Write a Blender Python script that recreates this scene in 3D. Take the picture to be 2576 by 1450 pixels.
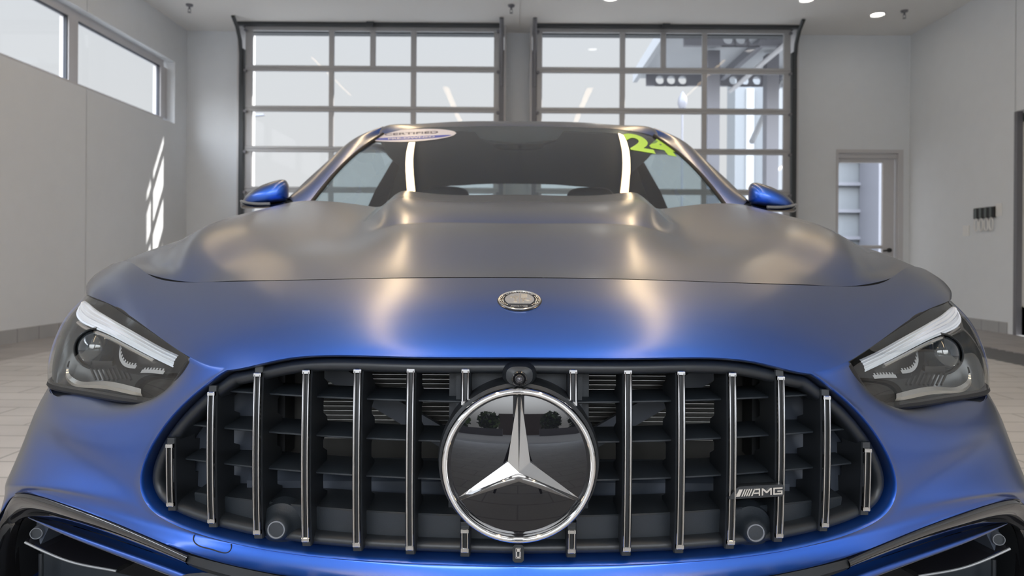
import bpy, math
import numpy as np
from mathutils import Vector, Matrix

# ------------------------------------------------------------------ scene start
for o in list(bpy.data.objects):
    bpy.data.objects.remove(o, do_unlink=True)
S = bpy.context.scene
COL = S.collection
F = 1755.0            # focal length in pixels of the 2576 px frame
H = 0.83              # camera height
HZ = 650.0

# ------------------------------------------------------------------ camera
cd = bpy.data.cameras.new('camera')
cam = bpy.data.objects.new('camera', cd); COL.objects.link(cam)
cd.sensor_fit = 'HORIZONTAL'; cd.sensor_width = 36.0
cd.lens = F / 2576.0 * 36.0
cd.shift_x = -12.0 / 2576.0
cd.shift_y = -75.0 / 2576.0
cd.clip_start = 0.05; cd.clip_end = 500
cd.dof.use_dof = True; cd.dof.focus_distance = 1.0; cd.dof.aperture_fstop = 7.5
cam.matrix_world = Matrix.Translation((0, 0, H)) @ Matrix.Rotation(math.radians(90), 4, 'X') @ Matrix.Rotation(math.radians(0.37), 4, 'Z')
S.camera = cam

# ------------------------------------------------------------------ view, sky, sun
S.view_settings.view_transform = 'Standard'; S.view_settings.look = 'None'
S.view_settings.exposure = 0.65; S.view_settings.gamma = 1.0
S.view_settings.use_curve_mapping = False

SKY_FRONT = 12.0
W = bpy.data.worlds.new('sky'); S.world = W; W.use_nodes = True
nt = W.node_tree; nt.nodes.clear()
n_out = nt.nodes.new('ShaderNodeOutputWorld'); n_bg = nt.nodes.new('ShaderNodeBackground')
n_tc = nt.nodes.new('ShaderNodeTexCoord'); n_sep = nt.nodes.new('ShaderNodeSeparateXYZ')
n_r = nt.nodes.new('ShaderNodeValToRGB')
nt.links.new(n_tc.outputs['Generated'], n_sep.inputs[0])
nt.links.new(n_sep.outputs['Z'], n_r.inputs[0])
e = n_r.color_ramp.elements
e[0].position = 0.0; e[0].color = (0.50, 0.50, 0.50, 1)
e[1].position = 1.0; e[1].color = (0.42, 0.50, 0.62, 1)
k = n_r.color_ramp.elements.new(0.25); k.color = (0.49, 0.505, 0.52, 1)
nt.links.new(n_r.outputs[0], n_bg.inputs[0])
# the open side behind the camera faces the brighter half of the sky
n_m = nt.nodes.new('ShaderNodeMapRange'); n_m.interpolation_type = 'SMOOTHSTEP'
n_m.inputs['From Min'].default_value = 0.15; n_m.inputs['From Max'].default_value = -0.45
n_m.inputs['To Min'].default_value = 0.0; n_m.inputs['To Max'].default_value = SKY_FRONT
n_e = nt.nodes.new('ShaderNodeMapRange'); n_e.interpolation_type = 'SMOOTHSTEP'
n_e.inputs['From Min'].default_value = 0.05; n_e.inputs['From Max'].default_value = 0.34
n_e.inputs['To Min'].default_value = 0.12; n_e.inputs['To Max'].default_value = 1.0
n_x = nt.nodes.new('ShaderNodeMath'); n_x.operation = 'MULTIPLY_ADD'; n_x.inputs[2].default_value = 1.0
nt.links.new(n_sep.outputs['Y'], n_m.inputs['Value']); nt.links.new(n_sep.outputs['Z'], n_e.inputs['Value'])
nt.links.new(n_m.outputs[0], n_x.inputs[0]); nt.links.new(n_e.outputs[0], n_x.inputs[1]); nt.links.new(n_x.outputs[0], n_bg.inputs[1])
nt.links.new(n_bg.outputs[0], n_out.inputs[0])

sd = bpy.data.lights.new('sun', 'SUN'); sun = bpy.data.objects.new('sun', sd); COL.objects.link(sun)
sd.energy = 5.5; sd.angle = math.radians(0.6); sd.color = (1.0, 0.95, 0.88)
sun.rotation_euler = Vector((-1, -0.29, -0.554)).to_track_quat('-Z', 'Y').to_euler()
sun.location = (5, 14, 12)

# ------------------------------------------------------------------ materials
def mat(name, col, rough=0.5, metal=0.0, spec=0.5, coat=0.0, coat_r=0.1, emit=None, es=0.0):
    m = bpy.data.materials.new(name); m.use_nodes = True
    b = m.node_tree.nodes['Principled BSDF']
    b.inputs['Base Color'].default_value = (*col, 1); b.inputs['Roughness'].default_value = rough
    b.inputs['Metallic'].default_value = metal; b.inputs['Specular IOR Level'].default_value = spec
    b.inputs['Coat Weight'].default_value = coat; b.inputs['Coat Roughness'].default_value = coat_r
    if emit:
        b.inputs['Emission Color'].default_value = (*emit, 1); b.inputs['Emission Strength'].default_value = es
    return m

def noise_mat(name, c1, c2, scale, rough=0.6, bump=0.0, **kw):
    m = mat(name, c1, rough, **kw); t = m.node_tree; b = t.nodes['Principled BSDF']
    tc = t.nodes.new('ShaderNodeTexCoord'); nz = t.nodes.new('ShaderNodeTexNoise'); mx = t.nodes.new('ShaderNodeMix')
    mx.data_type = 'RGBA'
    nz.inputs['Scale'].default_value = scale; nz.inputs['Detail'].default_value = 4
    t.links.new(tc.outputs['Object'], nz.inputs['Vector']); t.links.new(nz.outputs['Fac'], mx.inputs[0])
    mx.inputs[6].default_value = (*c1, 1); mx.inputs[7].default_value = (*c2, 1)
    t.links.new(mx.outputs[2], b.inputs['Base Color'])
    if bump:
        bp = t.nodes.new('ShaderNodeBump'); bp.inputs['Strength'].default_value = bump; bp.inputs['Distance'].default_value = 0.002
        t.links.new(nz.outputs['Fac'], bp.inputs['Height']); t.links.new(bp.outputs[0], b.inputs['Normal'])
    return m

def glass_mat(name, tint=(1, 1, 1), refl=1.0, rough=0.0, ior=1.5, mintr=0.0):
    """thin pane: fresnel mirror over a tinted see-through sheet"""
    m = bpy.data.materials.new(name); m.use_nodes = True; t = m.node_tree; t.nodes.clear()
    o = t.nodes.new('ShaderNodeOutputMaterial'); mx = t.nodes.new('ShaderNodeMixShader')
    tr = t.nodes.new('ShaderNodeBsdfTransparent'); gl = t.nodes.new('ShaderNodeBsdfGlossy'); fr = t.nodes.new('ShaderNodeFresnel')
    tr.inputs[0].default_value = (*tint, 1); gl.inputs[0].default_value = (refl, refl, refl, 1); gl.inputs['Roughness'].default_value = rough
    ge = t.nodes.new('ShaderNodeNewGeometry'); mr = t.nodes.new('ShaderNodeMapRange')      # same fresnel from both faces
    mr.inputs['To Min'].default_value = ior; mr.inputs['To Max'].default_value = 1.0 / ior
    t.links.new(ge.outputs['Backfacing'], mr.inputs['Value']); t.links.new(mr.outputs[0], fr.inputs[0])
    t.links.new(fr.outputs[0], mx.inputs[0]); t.links.new(tr.outputs[0], mx.inputs[1]); t.links.new(gl.outputs[0], mx.inputs[2])
    t.links.new(mx.outputs[0], o.inputs[0])
    return m

M = {}
M['paint'] = mat('satin_blue_paint', (0.025, 0.13, 0.55), rough=0.45, metal=0.85, coat=1.0, coat_r=0.23)
_t = M['paint'].node_tree; _b = _t.nodes['Principled BSDF']
_b.inputs['Coat IOR'].default_value = 1.62
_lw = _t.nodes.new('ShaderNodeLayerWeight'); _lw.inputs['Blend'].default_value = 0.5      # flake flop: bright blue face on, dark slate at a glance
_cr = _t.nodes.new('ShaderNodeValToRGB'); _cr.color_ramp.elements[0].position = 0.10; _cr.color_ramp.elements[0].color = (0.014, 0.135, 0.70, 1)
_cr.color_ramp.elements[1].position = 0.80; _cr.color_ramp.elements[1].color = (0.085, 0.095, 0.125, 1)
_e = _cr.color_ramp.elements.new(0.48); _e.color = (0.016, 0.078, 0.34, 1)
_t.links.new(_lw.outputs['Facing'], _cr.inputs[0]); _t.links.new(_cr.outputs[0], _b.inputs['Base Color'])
_nz = _t.nodes.new('ShaderNodeTexNoise'); _nz.inputs['Scale'].default_value = 1800; _tc = _t.nodes.new('ShaderNodeTexCoord')
_bp = _t.nodes.new('ShaderNodeBump'); _bp.inputs['Strength'].default_value = 0.05; _bp.inputs['Distance'].default_value = 0.0003
_t.links.new(_tc.outputs['Object'], _nz.inputs['Vector']); _t.links.new(_nz.outputs['Fac'], _bp.inputs['Height']); _t.links.new(_bp.outputs[0], _b.inputs['Normal'])
M['satin_black'] = noise_mat('satin_black_plastic', (0.010, 0.012, 0.015), (0.014, 0.017, 0.021), 300, 0.42)
M['vane'] = noise_mat('black_grained_plastic', (0.011, 0.015, 0.020), (0.016, 0.021, 0.027), 500, 0.5, bump=0.1)
M['gloss_black'] = mat('gloss_black_trim', (0.008, 0.008, 0.010), rough=0.06, spec=0.8, coat=0.6, coat_r=0.03)
M['chrome'] = mat('chrome', (0.74, 0.73, 0.72), rough=0.06, metal=1.0)
M['chrome_dark'] = mat('smoked_chrome', (0.46, 0.45, 0.44), rough=0.10, metal=1.0)
M['chrome_soft'] = mat('brushed_chrome', (0.75, 0.73, 0.70), rough=0.16, metal=1.0)
M['rubber'] = mat('black_rubber', (0.008, 0.008, 0.009), rough=0.6)
M['dark'] = mat('dark_duct', (0.006, 0.008, 0.011), rough=0.6)
M['beam'] = mat('bumper_beam_grey', (0.05, 0.06, 0.08), rough=0.38)
M['beam_gloss'] = mat('grey_gloss', (0.16, 0.165, 0.17), rough=0.25)
M['sensor_pale'] = mat('sensor_pale', (0.30, 0.32, 0.33), rough=0.5)
M['radiator'] = mat('radiator_core', (0.035, 0.035, 0.032), rough=0.6)
M['alu'] = mat('bare_aluminium', (0.5, 0.5, 0.48), rough=0.35, metal=0.9)
M['lens'] = glass_mat('headlight_lens', (0.93, 0.94, 0.93), ior=1.5)
M['windshield'] = glass_mat('windshield_glass', (0.72, 0.80, 0.82), ior=1.9)
M['sideglass'] = glass_mat('side_glass', (0.82, 0.90, 0.93), ior=1.5)
M['pane'] = glass_mat('clear_pane', (0.96, 0.965, 0.97), ior=1.18)
M['starglass'] = mat('radar_cover_black_glass', (0.006, 0.006, 0.008), rough=0.02, spec=0.55)
M['silver'] = mat('silver_enamel', (0.72, 0.70, 0.68), rough=0.25, metal=0.8)
M['badge_black'] = mat('badge_black', (0.012, 0.012, 0.015), rough=0.12, spec=0.7)
M['housing'] = mat('headlight_housing', (0.022, 0.024, 0.026), rough=0.25, metal=0.3)
M['housing_dark'] = mat('headlight_dark', (0.010, 0.011, 0.013), rough=0.25)
M['drl'] = mat('light_guide', (0.75, 0.80, 0.88), rough=0.12, metal=0.25, coat=1.0, coat_r=0.03)
M['reflector'] = mat('reflector', (0.75, 0.78, 0.82), rough=0.15, metal=0.9)
M['seat'] = mat('seat_leather', (0.015, 0.016, 0.018), rough=0.5)
M['cabin'] = mat('cabin_black', (0.012, 0.014, 0.015), rough=0.7)
M['headliner'] = mat('headliner_grey', (0.24, 0.26, 0.25), rough=0.9)
M['tyre'] = mat('tyre', (0.015, 0.015, 0.015), rough=0.8)
M['rim'] = mat('wheel_rim', (0.05, 0.05, 0.055), rough=0.3, metal=0.7)
M['green'] = mat('lime_sticker', (0.40, 0.72, 0.05), rough=0.5)
M['stick_white'] = mat('sticker_white', (0.62, 0.60, 0.66), rough=0.4)
M['stick_blue'] = mat('sticker_blue', (0.04, 0.07, 0.42), rough=0.4)
M['stick_dark'] = mat('sticker_print', (0.10, 0.09, 0.14), rough=0.5)
M['wall'] = noise_mat('wall_plaster', (0.68, 0.705, 0.73), (0.72, 0.745, 0.77), 6, 0.85, bump=0.05)
M['ceiling'] = noise_mat('ceiling_plaster', (0.80, 0.79, 0.77), (0.82, 0.81, 0.79), 3, 0.9)
M['door_metal'] = mat('door_aluminium', (0.42, 0.42, 0.43), rough=0.45, metal=0.3)
M['frame_dark'] = mat('dark_track', (0.04, 0.045, 0.05), rough=0.5)
M['frame_light'] = mat('anodised_frame', (0.55, 0.54, 0.55), rough=0.4, metal=0.2)
M['gasket'] = mat('window_gasket', (0.04, 0.045, 0.06), rough=0.6)
M['white'] = mat('white_plastic', (0.75, 0.75, 0.74), rough=0.4)
M['black'] = mat('black_plastic', (0.015, 0.015, 0.017), rough=0.5)
M['warm_light'] = mat('warm_tube', (1, 1, 1), emit=(1.0, 0.74, 0.44), es=13.5)
M['lamp_glow'] = mat('lamp_diffuser', (1, 1, 1), emit=(1.0, 0.96, 0.88), es=14.0)
M['steel_white'] = mat('painted_steel', (0.36, 0.37, 0.39), rough=0.5)
M['steel_grey'] = mat('grey_steel', (0.17, 0.17, 0.19), rough=0.5)
M['facade'] = mat('facade_panel', (0.33, 0.335, 0.34), rough=0.4)
M['asphalt'] = noise_mat('concrete_ground', (0.22, 0.22, 0.22), (0.26, 0.26, 0.255), 3, 0.9)

def brick_mat(name, c1, c2, mortar, w, h, rough=0.7, msize=0.006, spec=0.4):
    m = mat(name, c1, rough, spec=spec); t = m.node_tree; b = t.nodes['Principled BSDF']
    tc = t.nodes.new('ShaderNodeTexCoord'); br = t.nodes.new('ShaderNodeTexBrick'); nz = t.nodes.new('ShaderNodeTexNoise')
    mx = t.nodes.new('ShaderNodeMix'); mx.data_type = 'RGBA'; mx.blend_type = 'MULTIPLY'; mx.inputs[0].default_value = 0.35
    t.links.new(tc.outputs['Object'], br.inputs['Vector']); t.links.new(tc.outputs['Object'], nz.inputs['Vector'])
    nz.inputs['Scale'].default_value = 2.5; nz.inputs['Detail'].default_value = 5
    br.inputs['Color1'].default_value = (*c1, 1); br.inputs['Color2'].default_value = (*c2, 1); br.inputs['Mortar'].default_value = (*mortar, 1)
    br.inputs['Scale'].default_value = 1.0; br.inputs['Brick Width'].default_value = w; br.inputs['Row Height'].default_value = h
    br.inputs['Mortar Size'].default_value = msize
    t.links.new(br.outputs['Color'], mx.inputs[6]); t.links.new(nz.outputs['Fac'], mx.inputs[7]); t.links.new(mx.outputs[2], b.inputs['Base Color'])
    return m
M['paver'] = brick_mat('floor_paver', (0.58, 0.575, 0.57), (0.63, 0.625, 0.62), (0.36, 0.36, 0.36), 0.60, 0.20)
M['border'] = brick_mat('border_paver', (0.42, 0.405, 0.40), (0.44, 0.425, 0.42), (0.25, 0.25, 0.25), 0.70, 0.70)
M['base_tile'] = brick_mat('base_tile', (0.45, 0.455, 0.46), (0.48, 0.485, 0.49), (0.30, 0.30, 0.31), 0.30, 0.30)

# ------------------------------------------------------------------ mesh helpers
def P(a, b, Y):          # offset a px from the car's axis, row b, depth Y -> metres
    return np.array((a * Y / F, Y, H - (b - HZ) * Y / F))
def Wp(x, Y, z): return np.array((x, Y, z))
def Q(x, Y, z): return np.array((x, Y, z + 0.03 - 0.01994 * Y))

def new_obj(name, verts, faces, m, parent=None, smooth=True, auto=None):
    me = bpy.data.meshes.new(name)
    me.from_pydata([tuple(map(float, v)) for v in verts], [], [list(map(int, f)) for f in faces])
    me.validate(); me.update()
    if smooth:
        me.polygons.foreach_set('use_smooth', [True] * len(me.polygons))
        if auto is not None:
            me.set_sharp_from_angle(angle=math.radians(auto))
    ms = m if isinstance(m, (list, tuple)) else [m]
    for x in ms: me.materials.append(x)
    o = bpy.data.objects.new(name, me); COL.objects.link(o)
    if parent is not None:
        o.parent = parent
        if parent is CAR: o.location = (0.0, -CAR_LOC[1], 0.0)
    return o

class MB:
    """collects shapes into one mesh"""
    def __init__(s): s.v = []; s.f = []; s.mi = []
    def add(s, v, f, mi=0):
        n = len(s.v); s.v += [tuple(map(float, p)) for p in v]; s.f += [[int(i) + n for i in q] for q in f]; s.mi += [mi] * len(f); return s
    def box(s, x0, x1, y0, y1, z0, z1, mi=0):
        v = [(x, y, z) for x in (x0, x1) for y in (y0, y1) for z in (z0, z1)]
        return s.add(v, [(0, 1, 3, 2), (4, 6, 7, 5), (0, 4, 5, 1), (2, 3, 7, 6), (0, 2, 6, 4), (1, 5, 7, 3)], mi)
    def bbox(s, x0, x1, y0, y1, z0, z1, r, mi=0):
        """box with chamfered long edges (octagonal prism along its longest axis)"""
        d = (x1 - x0, y1 - y0, z1 - z0); ax = int(np.argmax(d)); lo = (x0, y0, z0); hi = (x1, y1, z1)
        u, w = [i for i in range(3) if i != ax]
        r = min(r, d[u] / 2.01, d[w] / 2.01)
        c = [(lo[u] + r, lo[w]), (hi[u] - r, lo[w]), (hi[u], lo[w] + r), (hi[u], hi[w] - r), (hi[u] - r, hi[w]), (lo[u] + r, hi[w]), (lo[u], hi[w] - r), (lo[u], lo[w] + r)]
        v = []
        for t in (lo[ax], hi[ax]):
            for a, b in c:
                p = [0, 0, 0]; p[ax] = t; p[u] = a; p[w] = b; v.append(p)
        f = [(i, (i + 1) % 8, 8 + (i + 1) % 8, 8 + i) for i in range(8)] + [tuple(range(7, -1, -1)), tuple(range(8, 16))]
        return s.add(v, f, mi)
    def tube(s, pts, r, n=8, closed=False, mi=0, cap=True):
        pts = [np.array(p, float) for p in pts]; N = len(pts); v = []
        rs = r if hasattr(r, '__len__') else [r] * N
        up = None
        for i, p in enumerate(pts):
            a = pts[(i - 1) % N] if (i > 0 or closed) else p; b = pts[(i + 1) % N] if (i < N - 1 or closed) else p
            t = b - a; t = t / (np.linalg.norm(t) + 1e-12)
            if up is None:
                up = np.array((0, 0, 1.0)) if abs(t[2]) < 0.9 else np.array((0, 1.0, 0))
            s1 = np.cross(t, up); s1 /= np.linalg.norm(s1) + 1e-12; u1 = np.cross(s1, t); up = u1
            for k in range(n):
                an = 2 * math.pi * k / n; v.append(p + rs[i] * (math.cos(an) * s1 + math.sin(an) * u1))
        f = []
        for i in range(N if closed else N - 1):
            j = (i + 1) % N
            for k in range(n): f.append((i * n + k, i * n + (k + 1) % n, j * n + (k + 1) % n, j * n + k))
        if cap and not closed: f += [tuple(range(n - 1, -1, -1)), tuple(range((N - 1) * n, N * n))]
        return s.add(v, f, mi)
    def lathe(s, prof, c, axis='Y', n=48, mi=0, sx=1.0, rot=None):
        """profile [(radius, height)] turned about an axis through c"""
        v = []; f = []
        for (r, h) in prof:
            for k in range(n):
                an = 2 * math.pi * k / n; a, b = r * math.cos(an), r * math.sin(an)
                p = {'Y': (a, h, b), 'Z': (a, b, h), 'X': (h, a, b)}[axis]
                p = Vector(p)
                if rot is not None: p = rot @ p
                v.append((c[0] + p[0], c[1] + p[1], c[2] + p[2]))
        for i in range(len(prof) - 1):
            for k in range(n): f.append((i * n + k, i * n + (k + 1) % n, (i + 1) * n + (k + 1) % n, (i + 1) * n + k))
        return s.add(v, f, mi)
    def grid(s, G, mi=0, flip=False, mirror=False):
        G = np.asarray(G); a, b = G.shape[:2]
        for sg in ((1, -1) if mirror else (1,)):
            v = G.reshape(-1, 3) * np.array((sg, 1, 1)); f = []
            fl = flip ^ (sg < 0)
            for i in range(a - 1):
                for j in range(b - 1):
                    q = (i * b + j, i * b + j + 1, (i + 1) * b + j + 1, (i + 1) * b + j)
                    f.append(q[::-1] if fl else q)
            s.add(v, f, mi)
        return s
    def build(s, name, m, parent=None, smooth=True, auto=35, weld=0.0):
        o = new_obj(name, s.v, s.f, m, parent, smooth, None)
        me = o.data
        if isinstance(m, (list, tuple)) and len(me.polygons) == len(s.mi): me.polygons.foreach_set('material_index', s.mi)
        if weld:
            import bmesh
            b = bmesh.new(); b.from_mesh(me); bmesh.ops.remove_doubles(b, verts=b.verts, dist=weld); b.to_mesh(me); b.free()
        if smooth and auto is not None: me.set_sharp_from_angle(angle=math.radians(auto))
        return o

def spline(pts, ts, tn):
    """natural cubic spline through pts (n,d) at knots ts, sampled at tn"""
    pts = np.asarray(pts, float); n = len(ts)
    if n == 2:
        w = ((tn - ts[0]) / (ts[1] - ts[0]))[:, None]; return pts[0] * (1 - w) + pts[1] * w
    h = np.diff(ts); A = np.zeros((n, n)); R = np.zeros((n, pts.shape[1])); A[0, 0] = A[-1, -1] = 1
    for i in range(1, n - 1):
        A[i, i - 1] = h[i - 1]; A[i, i] = 2 * (h[i - 1] + h[i]); A[i, i + 1] = h[i]
        R[i] = 6 * ((pts[i + 1] - pts[i]) / h[i] - (pts[i] - pts[i - 1]) / h[i - 1])
    m = np.linalg.solve(A, R); k = np.clip(np.searchsorted(ts, tn, side='right') - 1, 0, n - 2)
    t0 = ts[k]; hk = h[k][:, None]; a = ((ts[k + 1] - tn)[:, None]) / hk; b = ((tn - t0)[:, None]) / hk
    return a * pts[k] + b * pts[k + 1] + ((a ** 3 - a) * m[k] + (b ** 3 - b) * m[k + 1]) * hk ** 2 / 6

def knots(G, axis):
    d = np.linalg.norm(np.diff(G, axis=axis), axis=-1).mean(axis=1 - axis)
    return np.concatenate([[0], np.cumsum(np.maximum(d, 1e-4) ** 0.75)])

def surf(ctrl, nu, nv, mirror_end=None):
    """tensor cubic surface; nu/nv samples per span (int or list)"""
    G = np.array(ctrl, float)
    ku, kv = knots(G, 0), knots(G, 1)
    nu = [nu] * (len(ku) - 1) if isinstance(nu, int) else nu; nv = [nv] * (len(kv) - 1) if isinstance(nv, int) else nv
    def samp(k, n):
        t = [np.linspace(k[i], k[i + 1], n[i] + 1)[:-1] for i in range(len(k) - 1)]
        return np.concatenate(t + [[k[-1]]])
    tu, tv = samp(ku, nu), samp(kv, nv)
    if mirror_end == 'v0':      # symmetric across x=0 at the first column: reflect knots so the surface is smooth over the axis
        Gm = G[:, 1:, :][:, ::-1, :] * np.array((-1, 1, 1)); G2 = np.concatenate([Gm, G], axis=1)
        kv2 = np.concatenate([-kv[1:][::-1], kv])
        A = np.stack([spline(G2[i], kv2, tv) for i in range(G2.shape[0])])
    else:
        A = np.stack([spline(G[i], kv, tv) for i in range(G.shape[0])])
    return np.stack([spline(A[:, j], ku, tu) for j in range(A.shape[1])], axis=1)

def curve(pts, n):
    pts = np.array(pts, float); d = np.linalg.norm(np.diff(pts, axis=0), axis=1); k = np.concatenate([[0], np.cumsum(np.maximum(d, 1e-4) ** 0.75)])
    return spline(pts, k, np.linspace(0, k[-1], n))

def sstep(x): x = np.clip(x, 0, 1); return x * x * (3 - 2 * x)

def thing(name, label, cat, loc=(0, 0, 0), group=None):
    o = bpy.data.objects.new(name, None); COL.objects.link(o); o.location = loc; o.empty_display_size = 0.1
    o['label'] = label; o['category'] = cat
    if group: o['group'] = group
    return o
def tag(o, label, cat, group=None):
    o['label'] = label; o['category'] = cat
    if group: o['group'] = group
    return o
def struct(o): o['kind'] = 'structure'; return o

FONT_CACHE = {}
def text_verts(s, size, extrude=0.0005, align='CENTER', shear=0.0, offset=0.0):
    c = bpy.data.curves.new('t', 'FONT'); c.body = s; c.size = size; c.extrude = extrude; c.align_x = align; c.align_y = 'CENTER'; c.shear = shear; c.offset = offset
    o = bpy.data.objects.new('t', c); COL.objects.link(o)
    dg = bpy.context.evaluated_depsgraph_get(); me = bpy.data.meshes.new_from_object(o.evaluated_get(dg))
    v = [tuple(p.co) for p in me.vertices]; f = [tuple(p.vertices) for p in me.polygons]
    bpy.data.objects.remove(o); bpy.data.curves.remove(c); bpy.data.meshes.remove(me)
    return v, f
def extr(poly, h, fn, z0=0.0):
    """2D polygon -> prism through the mapping fn(x, y, z)"""
    n = len(poly); v = [fn(x, y, z0 + h) for x, y in poly] + [fn(x, y, z0) for x, y in poly]
    return v, [tuple(range(n))] + [(i, n + i, n + (i + 1) % n, (i + 1) % n) for i in range(n)]

# ================================================================== THE ROOM
XL, XR, YB, YF, ZC = -4.74, 5.62, 10.0, -5.0, 4.06
CAR = None; CAR_LOC = (0, 0, 0)

# floor
struct(MB().box(-4.03, 4.03, YF - 0.2, YB + 0.2, -0.1, 0.0).build('floor', M['paver'], smooth=False))
struct(MB().box(XL, -4.03, YF - 0.2, YB + 0.2, -0.1, 0.0).build('floor_border_left', M['border'], smooth=False))
struct(MB().box(4.57, XR, YF - 0.2, YB + 0.2, -0.1, 0.0).build('floor_border_right', M['border'], smooth=False))
gr = MB().box(4.03, 4.57, YF - 0.2, YB + 0.2, -0.1, -0.012)
for i in range(150):
    y = YF + 0.1 * i; gr.box(4.04, 4.56, y, y + 0.055, -0.012, -0.002)
gro = gr.build('floor_grate', M['steel_dark'] if 'steel_dark' in M else mat('grate_steel', (0.13, 0.13, 0.135), rough=0.5), smooth=False); struct(gro)
# ceiling
c = MB().box(XL, 0.02, YF, YB + 0.05, ZC, ZC + 0.3).box(0.03, XR, YF, YB + 0.05, ZC, ZC + 0.3).box(0.02, 0.03, YF, YB + 0.05, ZC + 0.01, ZC + 0.3)
struct(c.build('ceiling', M['ceiling'], smooth=False))
# back wall with two drive-door openings and a doorway
b = MB()
for x0, x1, z0, z1 in ((XL - 0.3, -3.86, 0, 4.4), (-0.20, 0.20, 0, 4.4), (3.92, 4.57, 0, 4.4), (5.53, XR + 0.3, 0, 4.4), (4.57, 5.53, 2.42, 4.4),
                       (-3.86, -0.20, 4.22, 4.4), (0.20, 3.92, 4.22, 4.4)):
    b.box(x0, x1, YB, YB + 0.25, z0, z1)
struct(b.build('wall_back', M['wall'], smooth=False))
# left wall with a ribbon of windows
b = MB()
b.box(XL - 0.3, XL, YF, 7.66, 0, 2.66); b.box(XL - 0.3, XL, 7.68, YB, 0, 2.66); b.box(XL - 0.3, XL - 0.012, 7.66, 7.68, 0, 2.66)
b.box(XL - 0.3, XL, YF, 7.66, 3.51, 4.3); b.box(XL - 0.3, XL, 7.68, YB, 3.51, 4.3); b.box(XL - 0.3, XL - 0.012, 7.66, 7.68, 3.51, 4.3)
b.box(XL - 0.3, XL, 9.64, YB, 2.66, 3.51); b.box(XL - 0.3, XL, YF, YF + 0.5, 2.66, 3.51)
struct(b.build('wall_left', M['wall'], smooth=False))
# right wall with a glazed opening
b = MB()
b.box(XR, XR + 0.3, 7.89, YB, 0, 4.3); b.box(XR + 0.012, XR + 0.3, 7.87, 7.89, 0, 4.3); b.box(XR, XR + 0.3, YF, 7.87, 2.52, 4.3); b.box(XR, XR + 0.3, YF, 2.5, 0, 2.52)
struct(b.build('wall_right', M['wall'], smooth=False))
# front wall behind the camera: two open drive-through bays
b = MB()
for x0, x1, z0, z1 in ((XL, -3.9, 0, 4.06), (-0.3, 0.3, 0, 4.06), (3.9, XR, 0, 4.06), (-3.9, -0.3, 3.7, 4.06), (0.3, 3.9, 3.7, 4.06)):
    b.box(x0, x1, YF - 0.25, YF, z0, z1)
struct(b.build('wall_front', M['wall'], smooth=False))
# tiled base course
b = MB(); b.box(XL, XL + 0.02, YF, YB, 0, 0.13); struct(b.build('baseboard_left', M['base_tile'], smooth=False))
b = MB(); b.box(XR - 0.02, XR, 7.98, YB, 0, 0.13); struct(b.build('baseboard_right', M['base_tile'], smooth=False))
b = MB(); b.box(XL + 0.02, -3.95, YB - 0.02, YB, 0, 0.13); b.box(-0.2, 0.2, YB - 0.02, YB, 0, 0.13); b.box(4.0, 4.5, YB - 0.02, YB, 0, 0.13)
struct(b.build('baseboard_back', M['base_tile'], smooth=False))

# ribbon windows in the left wall
def ribbon(n, y0, y1, last=False):
    xg = XL - 0.16
    root = bpy.data.objects.new('window_%d' % n, None); COL.objects.link(root); root.location = (xg, (y0 + y1) / 2, 2.66); root['kind'] = 'structure'
    def rel(mb): mb.v = [(v[0] - root.location[0], v[1] - root.location[1], v[2] - root.location[2]) for v in mb.v]; return mb
    f = MB(); zb, zt = 2.725, 3.42
    f.box(xg - 0.05, xg + 0.05, y0 - 0.08, y1 + 0.08, 2.66, zb); f.box(xg - 0.05, xg + 0.05, y0 - 0.08, y1 + 0.08, zt, 3.51)
    f.box(xg - 0.05, xg + 0.05, y0 - 0.08, y0, zb, zt); f.box(xg - 0.05, xg + 0.05, y1, y1 + (0.17 if last else 0.08), zb, zt)
    rel(f).build('window_frame', M['frame_light'], root, smooth=False)
    g = MB(); g.box(xg - 0.005, xg + 0.035, y0, y0 + 0.012, zb, zt); g.box(xg - 0.005, xg + 0.035, y1 - 0.012, y1, zb, zt); g.box(xg - 0.005, xg + 0.035, y0, y1, zt - 0.01, zt)
    rel(g).build('gasket', M['gasket'], root, smooth=False)
    p = MB(); p.box(xg - 0.003, xg + 0.003, y0, y1, zb, zt); rel(p).build('pane', M['pane'], root, smooth=False)
for i, (a, bb) in enumerate(((7.69, 9.47), (5.75, 7.53), (3.81, 5.59), (1.87, 3.65), (-0.07, 1.71), (-2.01, -0.23), (-3.95, -2.17))):
    ribbon(i + 1, a, bb, i == 0)

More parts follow.
